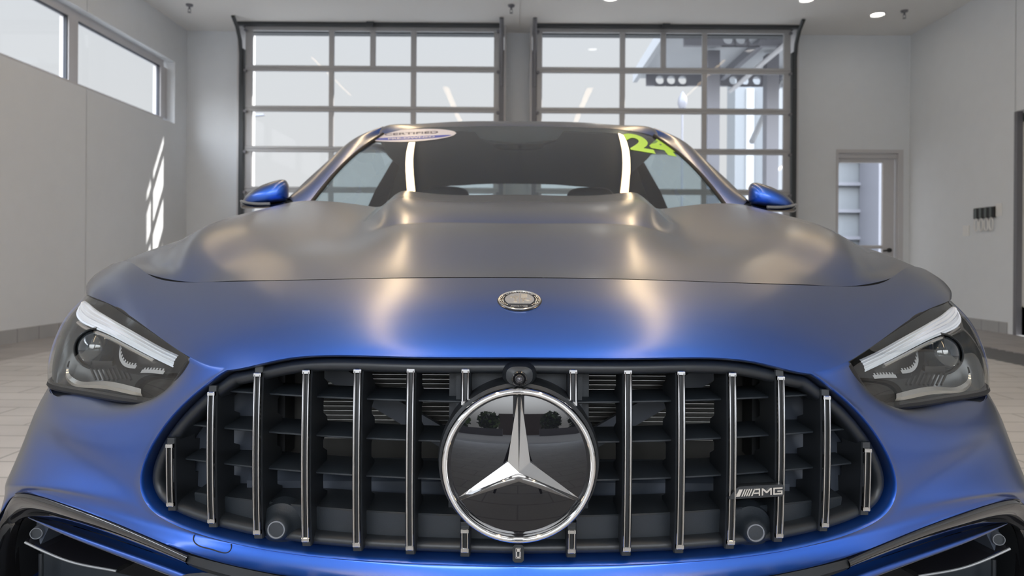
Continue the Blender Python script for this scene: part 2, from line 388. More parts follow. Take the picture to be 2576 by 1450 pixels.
# sectional glass drive doors
def drive_door(n, sg):
    YD = 9.68
    root = bpy.data.objects.new('door_%d' % n, None); COL.objects.link(root); root.location = (sg * 2.03, YD, 0); root['kind'] = 'structure'
    L = Vector(root.location)
    def B(mb, name, m, **k): mb.v = [tuple(Vector(v) - L) for v in mb.v]; return mb.build(name, m, root, **k)
    def sx(a, b): return (sg * a, sg * b) if sg > 0 else (sg * b, sg * a)
    cols = [(0.335, 1.41), (1.485, 2.55), (2.62, 3.68)]
    for r in range(7):
        zt = 3.963 - 0.56 * r; zb = zt - 0.48
        f = MB()
        x0, x1 = sx(0.255, 3.775)
        f.bbox(x0, x1, YD - 0.025, YD + 0.025, zt, zt + (0.04 if r else 0.085), 0.006); f.bbox(x0, x1, YD - 0.025, YD + 0.025, zb - 0.04, zb, 0.006)
        for a, c_ in ((0.255, 0.335), (1.41, 1.485), (2.55, 2.62), (3.68, 3.775)) + (((1.975, 2.05),) if r == 0 else ()):
            p, q = sx(a, c_); f.bbox(p, q, YD - 0.022, YD + 0.022, zb, zt, 0.006)
        B(f, 'door_section', M['door_metal'], smooth=False)
        g = MB()
        for a, c_ in cols:
            p, q = sx(a, c_); g.box(p, q, YD - 0.003, YD + 0.003, zb, zt)
        B(g, 'pane', M['pane'], smooth=False)
    # tracks, rollers, hinges, header shaft
    for xx in (0.225, 3.82):
        t = MB(); x0, x1 = sx(xx - 0.03, xx + 0.03)
        t.box(x0, x1, YD - 0.06, YD + 0.10, 0.0, 3.7)
        x0, x1 = sx(xx - 0.015, xx + 0.015)
        pts = [(sg * xx, YD - 0.05, 3.2), (sg * xx, YD - 0.06, 3.6), (sg * xx, YD - 0.10, 3.8), (sg * xx, YD - 0.20, 3.95), (sg * xx, YD - 0.34, 4.05)]
        t.tube(pts, 0.028, 6)
        B(t, 'track', M['frame_dark'] if xx > 1 else M['steel_grey'], auto=40)
        fr = MB(); x0, x1 = sx(xx + (0.03 if xx > 1 else -0.055), xx + (0.07 if xx > 1 else -0.03)); fr.box(x0, x1, YD - 0.02, YB + 0.02, 0, 4.05)
        B(fr, 'jamb', M['frame_light'], smooth=False)
        for r in range(8):
            z = 4.0 - 0.56 * r
            ro = MB(); ro.lathe([(0.0, -0.03), (0.022, -0.03), (0.022, 0.0), (0.0, 0.0)], (sg * (xx - 0.055 if xx > 1 else xx + 0.05), YD - 0.03, z - 0.04), 'Y', 12)
            B(ro, 'roller', M['steel_grey'], auto=40)
    hd = MB(); x0, x1 = sx(0.2, 3.86); hd.box(x0, x1, YD - 0.10, YD - 0.04, 4.015, ZC); hd.bbox(sg * 2.03 - 0.05, sg * 2.03 + 0.05, YD - 0.14, YD - 0.10, 3.99, ZC, 0.01)
    hd.box(x0, x1, YD + 0.03, YB + 0.2, 4.06, 4.22)
    B(hd, 'header', M['frame_dark'], smooth=False)
drive_door(1, -1); drive_door(2, 1)

# personnel door in the back wall
root = bpy.data.objects.new('door_3', None); COL.objects.link(root); root.location = (5.05, YB, 0); root['kind'] = 'structure'; L = Vector(root.location)
def B3(mb, name, m, **k): mb.v = [tuple(Vector(v) - L) for v in mb.v]; return mb.build(name, m, root, **k)
f = MB(); f.box(4.57, 5.53, YB - 0.01, YB + 0.2, 2.37, 2.42); f.box(5.46, 5.53, YB - 0.01, YB + 0.2, 0, 2.37); f.box(4.57, 4.60, YB - 0.01, YB + 0.2, 0, 2.37)
f.box(4.57, 5.53, YB + 0.03, YB + 0.2, 2.30, 2.37)
B3(f, 'door_frame', M['frame_light'], smooth=False)
f = MB(); f.bbox(5.27, 5.44, YB + 0.06, YB + 0.11, 0.02, 2.32, 0.008); f.bbox(4.60, 4.615, YB + 0.06, YB + 0.11, 0.02, 2.32, 0.004); f.bbox(4.6, 5.27, YB + 0.06, YB + 0.11, 2.24, 2.32, 0.008)
f.bbox(4.6, 5.27, YB + 0.06, YB + 0.11, 1.0, 1.05, 0.008); f.bbox(4.6, 5.27, YB + 0.06, YB + 0.11, 0.02, 0.28, 0.008)
B3(f, 'door_leaf', M['frame_light'], smooth=False)
B3(MB().box(4.615, 5.27, YB + 0.08, YB + 0.086, 0.28, 1.0).box(4.615, 5.27, YB + 0.08, YB + 0.086, 1.05, 2.24), 'pane', M['pane'], smooth=False)
f = MB(); f.lathe([(0, -0.03), (0.03, -0.03), (0.03, 0), (0, 0)], (5.36, YB + 0.05, 0.98), 'Y', 16); f.tube([(5.36, YB - 0.0, 0.98), (5.30, YB - 0.0, 0.975), (5.25, YB, 0.97)], 0.012)
B3(f, 'door_handle', M['black'], auto=40)

# glazed door in the right wall
root = bpy.data.objects.new('door_4', None); COL.objects.link(root); root.location = (XR + 0.1, 6.9, 0); root['kind'] = 'structure'; L = Vector(root.location)
f = MB(); xg = XR + 0.10
f.box(xg - 0.04, xg + 0.04, 7.72, 7.84, 0, 2.5); f.box(xg - 0.04, xg + 0.04, 2.5, 7.84, 2.40, 2.52)
for y in (6.75, 5.6, 4.5, 3.4, 2.5): f.box(xg - 0.04, xg + 0.04, y, y + 0.10, 0, 2.4)
f.box(xg - 0.04, xg + 0.04, 2.5, 7.84, 0, 0.32)
f.v = [tuple(Vector(v) - L) for v in f.v]; f.build('door_frame', M['white'], root, smooth=False)
f = MB(); f.box(XR - 0.005, XR + 0.3, 7.84, 7.89, 0, 2.52); f.v = [tuple(Vector(v) - L) for v in f.v]; f.build('jamb', M['steel_grey'], root, smooth=False)
f = MB(); f.box(xg - 0.003, xg + 0.003, 2.6, 7.72, 0.32, 2.4); f.v = [tuple(Vector(v) - L) for v in f.v]; f.build('pane', mat('dark_tinted_pane', (0.05, 0.055, 0.06), rough=0.08), root, smooth=False)

# ceiling: sprinklers and downlights
def sprinkler(x, y, label):
    t = thing('fire_sprinkler', label, 'sprinkler', (x, y, ZC), 'ceiling sprinklers')
    MB().lathe([(0.0, 0), (0.045, 0), (0.04, -0.02), (0.012, -0.025), (0.012, -0.06), (0, -0.06)], (0, 0, 0), 'Z', 20).build('escutcheon', M['steel_grey'], t)
    m = MB(); m.tube([(-0.012, 0, -0.05), (-0.018, 0, -0.08), (0, 0, -0.10)], 0.004, 6); m.tube([(0.012, 0, -0.05), (0.018, 0, -0.08), (0, 0, -0.10)], 0.004, 6)
    m.lathe([(0, -0.098), (0.022, -0.10), (0.022, -0.103), (0, -0.104)], (0, 0, 0), 'Z', 16); m.build('deflector', M['steel_grey'], t)
sprinkler(-4.22, 8.95, 'small dark fire sprinkler on the ceiling near the left wall corner')
sprinkler(-0.09, 8.9, 'small fire sprinkler on the ceiling above the pier between the glass doors')
sprinkler(4.98, 9.0, 'pale fire sprinkler on the ceiling beside the round light, near the right wall')
def downlight(x, y, label):
    t = thing('ceiling_light', label, 'light', (x, y, ZC), 'round recessed ceiling lights')
    MB().lathe([(0.10, 0.0), (0.10, -0.012), (0.085, -0.016), (0.075, -0.004)], (0, 0, 0), 'Z', 32).build('trim_ring', M['white'], t)
    MB().lathe([(0.075, -0.004), (0.04, -0.007), (0.0, -0.008)], (0, 0, 0), 'Z', 32).build('diffuser', M['lamp_glow'], t)
downlight(4.70, 9.13, 'round recessed ceiling light near the right wall, glowing white')
downlight(3.56, 8.62, 'round recessed ceiling light cut by the top edge above the right glass door')
downlight(1.14, 8.62, 'round recessed ceiling light at the top edge, left end of the right glass door')
# linear warm lights over the bays (seen mirrored in windscreen and bonnet)
def linear(x0, y0, x1, y1, label, w=0.11):
    t = thing('linear_light', label, 'light', ((x0 + x1) / 2, (y0 + y1) / 2, ZC - 0.004), 'warm linear lights over the car')
    l = math.hypot(x1 - x0, y1 - y0); t.rotation_euler = (0, 0, math.atan2(y1 - y0, x1 - x0))
    MB().box(-l / 2 - 0.01, l / 2 + 0.01, -w / 2 - 0.01, w / 2 + 0.01, -0.03, 0).build('light_channel', M['frame_light'], t, smooth=False)
    MB().box(-l / 2, l / 2, -w / 2, w / 2, -0.036, -0.03).build('diffuser', M['warm_light'], t, smooth=False)
linear(-1.35, -2.5, -1.35, 6.3, 'long warm linear ceiling light over the left side of the car')
linear(1.35, -2.5, 1.35, 6.3, 'long warm linear ceiling light over the right side of the car')
linear(-3.3, 5.6, -3.3, 8.2, 'thin warm linear ceiling light beside the left wall windows', 0.03)
linear(3.3, 5.6, 3.3, 8.2, 'thin warm linear ceiling light beside the right wall', 0.03)
# wall fittings on the right wall
t = thing('key_tag_rack', 'black wall rack holding white looped tags on the right wall', 'rack', (XR, 8.36, 1.40))
MB().bbox(-0.035, 0, -0.18, 0.18, -0.055, 0.075, 0.008).build('rack_body', M['black'], t, smooth=False)
for i in range(4):
    y = -0.135 + 0.09 * i
    MB().bbox(-0.045, -0.03, y - 0.016, y + 0.016, -0.05, 0.07, 0.004).build('clip', mat('clip_grey', (0.10, 0.12, 0.12), 0.4) if i == 0 else bpy.data.materials['clip_grey'], t, smooth=False)
    lp = [(-0.03, y + 0.032 * math.cos(a), -0.13 + 0.075 * math.sin(a)) for a in np.linspace(0, 2 * math.pi, 20)[:-1]]
    MB().tube(lp, 0.008, 6, closed=True).build('tag_loop', M['white'], t)
def switch(y, z, w, h, label):
    t = thing('wall_switch', label, 'switch', (XR, y, z), 'white wall switches')
    MB().bbox(-0.012, 0, -w / 2, w / 2, -h / 2, h / 2, 0.004).build('cover_plate', M['white'], t, smooth=False)
    MB().bbox(-0.018, -0.012, -w / 5, w / 5, -h / 4, h / 4, 0.003).build('rocker', M['white'], t, smooth=False)
switch(8.13, 1.43, 0.10, 0.15, 'white wall switch right of the black tag rack')
switch(8.72, 1.21, 0.12, 0.13, 'white wall switch low and left of the black tag rack')

# ================================================================== OUTSIDE
struct(MB().box(-60, 60, YB + 0.2, 90, -0.12, -0.02).build('ground_outside', M['asphalt'], smooth=False))
struct(MB().box(-60, 60, -60, YF - 0.2, -0.12, -0.02).build('ground_front', brick_mat('paver_outside', (0.30, 0.29, 0.28), (0.36, 0.35, 0.34), (0.12, 0.12, 0.12), 0.60, 0.20), smooth=False))

# unseen overhang added above the drive doors to cut the sun patch's top
struct(MB().box(-4.7, 5.9, YB + 0.25, YB + 0.62, 4.94, 5.15).build('sun_cut_ledge', M['steel_white'], smooth=False))
# steel canopy beyond the right-hand door
def perf_beam(parent, x0, x1, y, z, holes, r=0.10, h=0.26, t_=0.10):
    """upright web with round holes, built as strips around each hole"""
    m = MB(); edges = [x0]
    hs = [x for x in holes if x0 + r * 1.3 < x < x1 - r * 1.3]
    cells = []; cur = x0
    for x in hs: cells.append((cur, x - r * 1.25, None)); cells.append((x - r * 1.25, x + r * 1.25, x)); cur = x + r * 1.25
    cells.append((cur, x1, None))
    for a, b_, cx in cells:
        if b_ - a < 1e-4: continue
        if cx is None: m.box(a, b_, y, y + t_, z, z + h); continue
        n = 24; ci = [(cx + r * math.cos(2 * math.pi * k / n), z + h / 2 + r * math.sin(2 * math.pi * k / n)) for k in range(n)]; sq = []
        for k in range(n):
            c_, s_ = math.cos(2 * math.pi * k / n), math.sin(2 * math.pi * k / n); q = max(abs(c_) / (r * 1.25), abs(s_) / (h / 2)); sq.append((cx + c_ / q, z + h / 2 + s_ / q))
        for yy in (y, y + t_):
            m.add([(p[0], yy, p[1]) for p in ci + sq], [(k, (k + 1) % n, n + (k + 1) % n, n + k) for k in range(n)])
        m.add([(p[0], y, p[1]) for p in ci] + [(p[0], y + t_, p[1]) for p in ci], [(k, (k + 1) % n, n + (k + 1) % n, n + k) for k in range(n)])
    L_ = Vector(parent.location); m.v = [tuple(Vector(v) - L_) for v in m.v]
    return m.build('perforated_beam', M['steel_grey'], parent, smooth=False)
can = thing('canopy', 'grey steel entrance canopy with round-holed beams outside the right glass door', 'canopy', (5.5, 14.0, 0))
def C_(m, name, mt): m.v = [tuple(Vector(v) - Vector(can.location)) for v in m.v]; return m.build(name, mt, can, smooth=False)
C_(MB().box(2.77, 9.0, 11.5, 16.4, 5.08, 5.16), 'roof_deck', M['steel_white'])
C_(MB().box(2.70, 2.80, 11.5, 16.4, 4.98, 5.24), 'fascia', M['steel_white'])
perf_beam(can, 2.95, 9.0, 16.0, 4.82, [3.0 + .26 * i for i in range(1, 4)] + [4.95 + .27 * i for i in range(3)])
perf_beam(can, 3.1, 9.0, 13.0, 4.82, [3.92 + .24 * i for i in range(3)] + [5.4, 5.65])
for x, y in ((3.9, 14.0), (5.15, 14.2)): C_(MB().box(x - .12, x + .12, y - .12, y + .12, 0, 5.0), 'column', M['steel_grey'])
C_(MB().tube([(6.05, 16.0, 5.0), (4.9, 14.6, 3.3)], .06, 8), 'brace', M['steel_white']); C_(MB().tube([(6.6, 16.0, 3.3), (5.2, 14.3, 2.6)], .05, 8), 'brace', M['steel_white'])
for i in range(3): C_(MB().box(2.8, 9.0, 11.7 + i * .45, 11.75 + i * .45, 5.0, 5.08), 'purlin', M['steel_grey'])
for x in (4.6, 5.9): C_(MB().box(x, x + .12, 11.6, 16.3, 4.92, 5.08), 'joist', M['steel_grey'])
C_(MB().tube([(4.95, 12.2, 4.85), (4.75, 15.6, 4.6)], .05, 8), 'strip_lamp', M['frame_light'])
# facade beyond
fc = thing('office_building', 'pale panelled building seen through the right glass door', 'building', (11.0, 26.0, 0))
def F_(m, name, mt): m.v = [tuple(Vector(v) - Vector(fc.location)) for v in m.v]; return m.build(name, mt, fc, smooth=False)
F_(MB().box(8.1, 14.0, 26, 27, 0, 8.2), 'facade', mat('facade_grey', (0.16, 0.17, 0.18), rough=0.5))
for x in (8.5, 9.2, 9.7): F_(MB().box(x, x + .28, 25.9, 26, 0, 7.2), 'window_strip', M['facade'])
F_(MB().box(12.7, 13.05, 24.5, 25.9, 0, 8.4), 'pilaster', M['steel_grey'])
F_(MB().box(9.95, 10.3, 24.5, 25.9, 0, 8.4), 'pilaster', M['steel_grey'])
for z in (1.6, 2.6, 3.6, 4.6): F_(MB().box(11.6, 14.0, 25.8, 26, z, z + .12), 'ledge', M['steel_grey'])
# lantern and street light
lt = thing('post_lantern', 'small dark post-top lantern seen through the right glass door', 'street lamp', (4.72, 20.0, 0))
MB().lathe([(.03, 0), (.03, 5.12), (.09, 5.15), (.14, 5.3), (.12, 5.45), (.03, 5.62), (0, 5.66)], (0, 0, 0), 'Z', 16).build('lantern', M['steel_grey'], lt)
sl_ = thing('street_light', 'street light with a curved arm seen through the left glass door', 'street lamp', (-10.9, 28.0, 0))
MB().tube([(-.6, 0, 0), (-.6, 0, 5.9), (-.4, 0, 6.35), (0, 0, 6.5)], .06, 8).build('pole', M['steel_grey'], sl_)
MB().add(*[(lambda v: (v, [(0, 1, 2, 3), (4, 7, 6, 5), (0, 4, 5, 1), (1, 5, 6, 2), (2, 6, 7, 3), (3, 7, 4, 0)]))([(0, -.12, 6.42), (.75, -.1, 6.50), (.75, .1, 6.50), (0, .12, 6.42), (0, -.1, 6.58), (.7, -.08, 6.56), (.7, .08, 6.56), (0, .1, 6.58)])][0]).build('lamp_head', M['steel_grey'], sl_, smooth=False)
# trees across the forecourt, behind the camera (mirrored in the star cover)
M['leaf'] = noise_mat('foliage', (0.03, 0.07, 0.015), (0.10, 0.17, 0.04), 4, 0.8); M['bark'] = mat('bark', (0.08, 0.06, 0.045), rough=0.9)
rngt = np.random.RandomState(7)
for i, x in enumerate((-14, -7.5, 8.0, 14.5)):
    tl_ = ('leafy tree furthest right in the star emblem reflection', 'leafy tree right of the gap in the forecourt wall reflection', 'leafy tree left of the gap in the forecourt wall reflection', 'leafy tree furthest left in the star emblem reflection')[3 - i]
    y = -24 - 3 * rngt.rand(); hh = 5.0 + 2.2 * rngt.rand()
    t = thing('tree', tl_, 'tree', (x, y, 0), 'trees across the forecourt')
    MB().tube([(0, 0, 0), (.1, 0, hh * .5), (0, .1, hh * .8)], [.18, .13, .06], 8).build('trunk', M['bark'], t)
    m = MB()
    for k in range(520):
        d = rngt.randn(3); d /= np.linalg.norm(d); c_ = d * np.array((2.7, 2.2, 2.3)) * rngt.rand() ** .35 + np.array((0, 0, 3.2)); a = rngt.randn(3) * .28; b_ = rngt.randn(3) * .28
        m.add([c_ - a, c_ - b_, c_ + a, c_ + b_], [(0, 1, 2, 3)])
    m.build('crown', M['leaf'], t, smooth=False)

hw = MB().box(-30, -3, -21, -20.6, 0, 1.3).box(4, 30, -21, -20.6, 0, 1.3)
tag(hw.build('forecourt_wall', M['steel_grey'], smooth=False), 'low grey wall across the forecourt behind the camera', 'wall')
tag(MB().box(-6.5, 12, -44, -36, 0, 6.5).build('far_building', mat('far_brick', (0.16, 0.13, 0.12), rough=0.8), smooth=False), 'dark low building far across the forecourt behind the camera', 'building')
# the photographer's tripod stands under the camera (mirrored in the star cover)
tp = thing('tripod', 'black camera tripod mirrored in the star emblem', 'tripod', (0.0, -0.10, 0))
MB().tube([(0, 0, .35), (0, 0, .72)], .022, 12).build('centre_column', M['black'], tp)
MB().bbox(-.05, .05, -.05, .05, .70, .75, .01).build('tripod_head', M['black'], tp, smooth=False)
for k in range(3):
    a = -math.pi / 2 + k * 2 * math.pi / 3
    MB().tube([(.03 * math.cos(a), .03 * math.sin(a), .62), (.26 * math.cos(a), .26 * math.sin(a), .012)], [.018, .012], 10).build('leg', M['black'], tp)

# ================================================================== THE CAR
CAR_LOC = (0.0045, 3.3, 0.0)
CAR = thing('car', 'satin blue coupe facing the camera with vertical-bar grille', 'car', CAR_LOC)

# ---- bonnet
rows = [
    [P(0, 698, 1.12), P(300, 701, 1.13), P(600, 709, 1.175), P(738, 712.5, 1.22), P(837, 714.5, 1.275), P(928, 697, 1.36), P(994, 663, 1.5)],
    [Q(0, 1.3, .831), Q(.215, 1.3, .831), Q(.42, 1.34, .830), Q(.54, 1.37, .832), Q(.652, 1.38, .828), Q(.755, 1.46, .826), Q(.858, 1.6, .84)],
    [Q(0, 1.55, .880), Q(.22, 1.55, .880), Q(.41, 1.56, .874), Q(.56, 1.57, .889), Q(.712, 1.565, .889), Q(.79, 1.62, .874), Q(.866, 1.75, .868)],
    [Q(0, 1.85, .922), Q(.23, 1.85, .922), Q(.44, 1.87, .938), Q(.60, 1.88, .953), Q(.757, 1.87, .947), Q(.825, 1.92, .925), Q(.885, 2.0, .90)],
    [Q(0, 2.15, .969), Q(.24, 2.155, .969), Q(.46, 2.2, 1.003), Q(.62, 2.25, 1.025), Q(.757, 2.29, 1.022), Q(.83, 2.32, .99), Q(.90, 2.33, .94)],
]
def hood_relief(x, y):
    """power dome: raised centre with a pad whose front crease runs across"""
    x = np.abs(x)
    xd = np.interp(y, [1.12, 1.3, 1.55, 1.8, 2.15], [.255, .290, .340, .388, .418])
    hf = .027 * sstep((y - 1.14) / .40)
    s1 = sstep((xd + .05 - x) / .14)
    dx = np.clip(xd + .02 - x, -1, 1); r = .11
    back = np.where(dx < r, r - np.sqrt(np.clip(r * r - (r - np.clip(dx, 0, r)) ** 2, 0, 1)), 0)
    dy = np.clip(y - 1.55 - back, 0, .5)
    pad = .043 * (1 - (1 - dy / .5) ** 3.1) * sstep(dx / .08)
    return hf * s1 + pad
G = surf(rows, [24, 56, 44, 30], [14, 14, 12, 12, 12, 10], 'v0')
G[..., 2] += hood_relief(G[..., 0], G[..., 1])
_xr = np.interp(G[..., 1], [1.27, 1.38, 1.565, 1.87, 2.29], [.604, .652, .712, .757, .757]); _t = np.arange(G.shape[0])[:, None]
_d = G[..., 0] - _xr; _w = np.maximum(.08, G[:, -1:, 0] - _xr); G[..., 2] -= .0085 * sstep(_d / .045) * (1 - sstep((_d / _w - .35) / .6)) * sstep(_t / 20.0)      # crisper shoulder line over the wing
HOOD = G
# folded edge down at the front and outer side
fl1 = G[:1].copy(); fl1[..., 2] -= .012; fl1[..., 1] += .006
MB().grid(np.concatenate([fl1, G[:1] - np.array((0, 0, .0006))]), mirror=True).build('bonnet_edge_shade', M['rubber'], CAR, weld=1e-5)  # bonnet's front fold coloured black so the panel gap looks shaded
mb = MB(); mb.grid(G, mirror=True)
sd_ = np.stack([G[:, -1], G[:, -1] + np.array((-.006, 0, -.012))], axis=1); mb.grid(sd_, mirror=True)
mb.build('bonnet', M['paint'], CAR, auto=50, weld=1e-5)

# ---- nose panel + bumper skin
def low(p, d=0.0010): return p + np.array((0, -0.002, -d))
GT = [(735, 933, .995), (762, 926, 1.005), (785, 919, 1.015), (806, 912, 1.024), (828, 905, 1.035)]
ncols = [
    [(0, 698, 1.12), (0, 755, 1.03), (0, 820, .968), (0, 868, .937), (0, 896, .925)],
    [(300, 701, 1.13), (300, 757, 1.04), (300, 820, .975), (300, 868, .943), (300, 896, .932)],
    [(600, 709, 1.175), (598, 760, 1.09), (596, 822, 1.02), (593, 872, .982), (590, 903, .965)],
    [(738, 712.5, 1.22), (738, 765, 1.14), (737, 830, 1.065), (736, 887, 1.02), (735, 933, .995)],
    [(837, 714.5, 1.275), (837, 765, 1.195), (835, 820, 1.125), (831, 870, 1.07), (828, 905, 1.035)],
    [(928, 697, 1.36), (940, 738, 1.29), (944, 775, 1.235), (945, 805, 1.195), (945, 825, 1.17)],
    [(994, 663, 1.5), (1022, 690, 1.44), (1035, 718, 1.385), (1040, 745, 1.335), (1038, 768, 1.295)],
    [(1030, 676, 1.56), (1064, 698, 1.52), (1082, 716, 1.47), (1089, 731, 1.42), (1088, 746, 1.375)],
]
NC = [[P(*p) for p in col] for col in ncols]
# the panel turns round the corner into the wing
NC.append([Wp(.905, 1.72, .836), Wp(.912, 1.70, .80), Wp(.914, 1.68, .775), Wp(.914, 1.66, .755), Wp(.913, 1.63, .738)])
NCr = [list(r) for r in zip(*NC)]                      # rows x cols
NCr[0] = [low(p) for p in NCr[0]]
spans = [14, 14, 10, 24, 10, 10, 8, 8]
GN = surf(NCr, 8, spans, 'v0')
c0 = sum(spans[:3]); c1 = c0 + spans[3]
shared = GN[-1, c0:c1 + 1]

def spoke(k0, k4, bulge=0.0, t=(0.25, 0.5, 0.75), up=0.0):
    d = k4 - k0; n = np.array((d[1], -d[0], 0)); n = n / (np.linalg.norm(n) + 1e-9)
    return [k0] + [k0 + d * s + (n * bulge + np.array((0, 0, up))) * 4 * s * (1 - s) for s in t] + [k4]
def Yo(a, b): return .925 + .105 * (abs(a) / 957) ** 2.2 + .02 * (b - 896) / 531
def O(a, b): return P(a, b, Yo(a, b))
sp = [
    [P(*p) for p in GT],
    spoke(O(813, 978), P(866, 962, 1.062), .002),
    spoke(O(870, 1034), P(903, 1008, 1.09), .004),
    spoke(O(912, 1092), P(950, 1024, 1.12), .008),
    spoke(O(945, 1148), P(1040, 1014, 1.17), .018),
    spoke(O(957, 1198), P(1120, 1000, 1.225), .028),
    spoke(O(956, 1222), P(1180, 992, 1.27), .035),
    [O(953, 1238), P(1055, 1180, 1.09), P(1165, 1125, 1.17), P(1225, 1050, 1.262), Wp(.905, 1.40, .62)],
    [O(949, 1254), P(1068, 1213, 1.082), P(1190, 1180, 1.145), P(1254, 1140, 1.228), Wp(.93, 1.42, .54)],
    [O(942, 1268), P(1080, 1242, 1.078), P(1218, 1217, 1.14), P(1293, 1212, 1.218), Wp(.933, 1.42, .44)],
    [O(934, 1281), P(1084, 1257, 1.077), P(1218, 1230, 1.136), P(1300, 1238, 1.205), Wp(.932, 1.42, .32)],
    [O(925, 1291), P(1080, 1266, 1.076), P(1208, 1237, 1.131), P(1292, 1262, 1.193), P(1312, 1340, 1.205)],
    [O(913, 1300), P(1070, 1272, 1.074), P(1193, 1241, 1.125), P(1270, 1253, 1.173), P(1290, 1285, 1.19)],
    [O(900, 1312), P(1050, 1280, 1.069), P(1165, 1251, 1.113), P(1225, 1243, 1.142), P(1262, 1249, 1.16)],
    [O(870, 1330), P(1000, 1298, 1.056), P(1095, 1277, 1.088), P(1155, 1263, 1.110), P(1200, 1257, 1.128)],
    spoke(O(815, 1350), P(1137, 1278, 1.10), .010),
    spoke(O(728, 1377), P(1028, 1317, 1.065), .008),
    spoke(O(600, 1402), P(892, 1373, 1.025), .006),
    spoke(O(440, 1416), P(768, 1415, .985), .004),
    spoke(O(300, 1422), P(602, 1450, .955), .004),
    spoke(O(150, 1426), P(300, 1485, .93), .003),
    spoke(O(0, 1427), P(0, 1500, .925), .003),
]
kk = knots(np.array(sp, float), 0)
per = spans[3] // 4
GB = surf(sp, [5] * (len(sp) - 1), [per * 1] * 4)
# resample columns: each of the four spans gets per samples so row 0 matches the nose panel's shared edge
GB[0] = shared[:GB.shape[1]] if GB.shape[1] == len(shared) else GB[0]
def relax(G_, p):
    """thin-plate fairing of the inside of a grid, borders fixed"""
    n, m_ = G_.shape[:2]; idx = -np.ones((n, m_), int); ins = [(i, j) for i in range(1, n - 1) for j in range(1, m_ - 1)]
    for q, (i, j) in enumerate(ins): idx[i, j] = q
    N = len(ins); A = np.zeros((N, N)); R = np.zeros((N, 3))
    for q, (i, j) in enumerate(ins):
        A[q, q] = -4
        for di, dj in ((1, 0), (-1, 0), (0, 1), (0, -1)):
            u = idx[i + di, j + dj]
            if u >= 0: A[q, u] = 1
            else: R[q] -= G_[i + di, j + dj]
    X0 = G_[1:-1, 1:-1].reshape(-1, 3); p = p[1:-1, 1:-1].reshape(-1)
    K = A.T @ A + np.diag(p); X_ = np.linalg.solve(K, A.T @ R + p[:, None] * X0)
    out = G_.copy(); out[1:-1, 1:-1] = X_.reshape(n - 2, m_ - 2, 3); return out
for _ in range(60): GB[2:-2, 0] = GB[2:-2, 0] * .5 + (GB[1:-3, 0] + GB[3:-1, 0]) * .25      # fair the grille lip
_i, _j = np.meshgrid(np.arange(GB.shape[0]), np.arange(GB.shape[1]), indexing='ij')
GB = relax(GB, 6e-4 + .06 * sstep((_j - 8) / 6.) * sstep((_i - 26) / 8.) * sstep((74 - _i) / 8.))
BUMP = GB
OUTL = np.concatenate([GN[-1, :c0 + 1], GB[1:, 0]])        # grille lip outline, top centre to bottom centre
def inset(L, d, dy, cen=(0.0, 0.56)):
    """offset an outline towards the opening's inside by d metres, back by dy"""
    L = np.asarray(L); T = np.gradient(L, axis=0); T /= np.linalg.norm(T, axis=1)[:, None] + 1e-9
    N = np.stack([T[:, 2], np.zeros(len(L)), -T[:, 0]], axis=1); N /= np.linalg.norm(N, axis=1)[:, None] + 1e-9
    s = np.sign(((np.array((cen[0], 0, cen[1])) - L) * N * np.array((1, 0, 1))).sum(axis=1)); s = np.sign(np.median(s))
    R = L + N * s * d + np.array((0, dy, 0)); R[:, 0] = np.maximum(R[:, 0], 0); R[0, 0] = 0; R[-1, 0] = 0
    return R
mb = MB(); mb.grid(GN, mirror=True, flip=True); mb.grid(GB, mirror=True, flip=True)
lip = np.stack([OUTL, inset(OUTL, .0015, -.0012), inset(OUTL, .0035, .0005), inset(OUTL, .0050, .006), inset(OUTL, .0065, .016), inset(OUTL, .009, .030)], axis=1)
mb.grid(lip, mirror=True)
# returns: top edge (gap to the bonnet), headlight opening, intake opening
def ret(L, d): L = np.asarray(L); return np.stack([L, L + np.array(d) * .35, L + np.array(d)], axis=1)
mb.grid(ret(GN[-1, c1:], (-.004, .03, -.006)), mirror=True)
mb.grid(ret(GB[:31, -1], (0.0, .04, 0.004)), mirror=True)
mb.grid(ret(GB[50:, -1], (0.0, .03, 0.003)), mirror=True)
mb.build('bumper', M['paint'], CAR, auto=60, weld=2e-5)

gp = GN[0]; MB().grid(np.array([gp + np.array((0, .0005, -.0012)), gp + np.array((0, .012, -.003))]), mirror=True).build('bonnet_gap_shade', M['rubber'], CAR, weld=1e-5)  # black strip laid under the gap as its painted shade
# ---- grille surround (satin rim)
rim = np.stack([inset(OUTL, d, y) for d, y in ((.0085, .028), (.0095, .020), (.013, .014), (.018, .012), (.023, .014), (.027, .022), (.029, .05), (.030, .12), (.030, .17))], axis=1)
MB().grid(rim, mirror=True).build('grille_surround', M['satin_black'], CAR, auto=60, weld=2e-5)
INNER = inset(OUTL, .028, .03)

def inner_z(x):
    """z range of the opening inside the surround at |x|"""
    L = INNER; i = int(np.argmax(L[:, 0])); x = abs(x)
    up = L[:i + 1]; dn = L[i:][::-1]
    if x >= L[i, 0]: return (L[i, 2], L[i, 2])
    return (float(np.interp(x, dn[:, 0], dn[:, 2])), float(np.interp(x, up[:, 0], up[:, 2])))
def yg(x, z=0.55): return .943 + .095 * (abs(x) / .51) ** 2 - .010 * (1 - ((z - .56) / .16) ** 2)

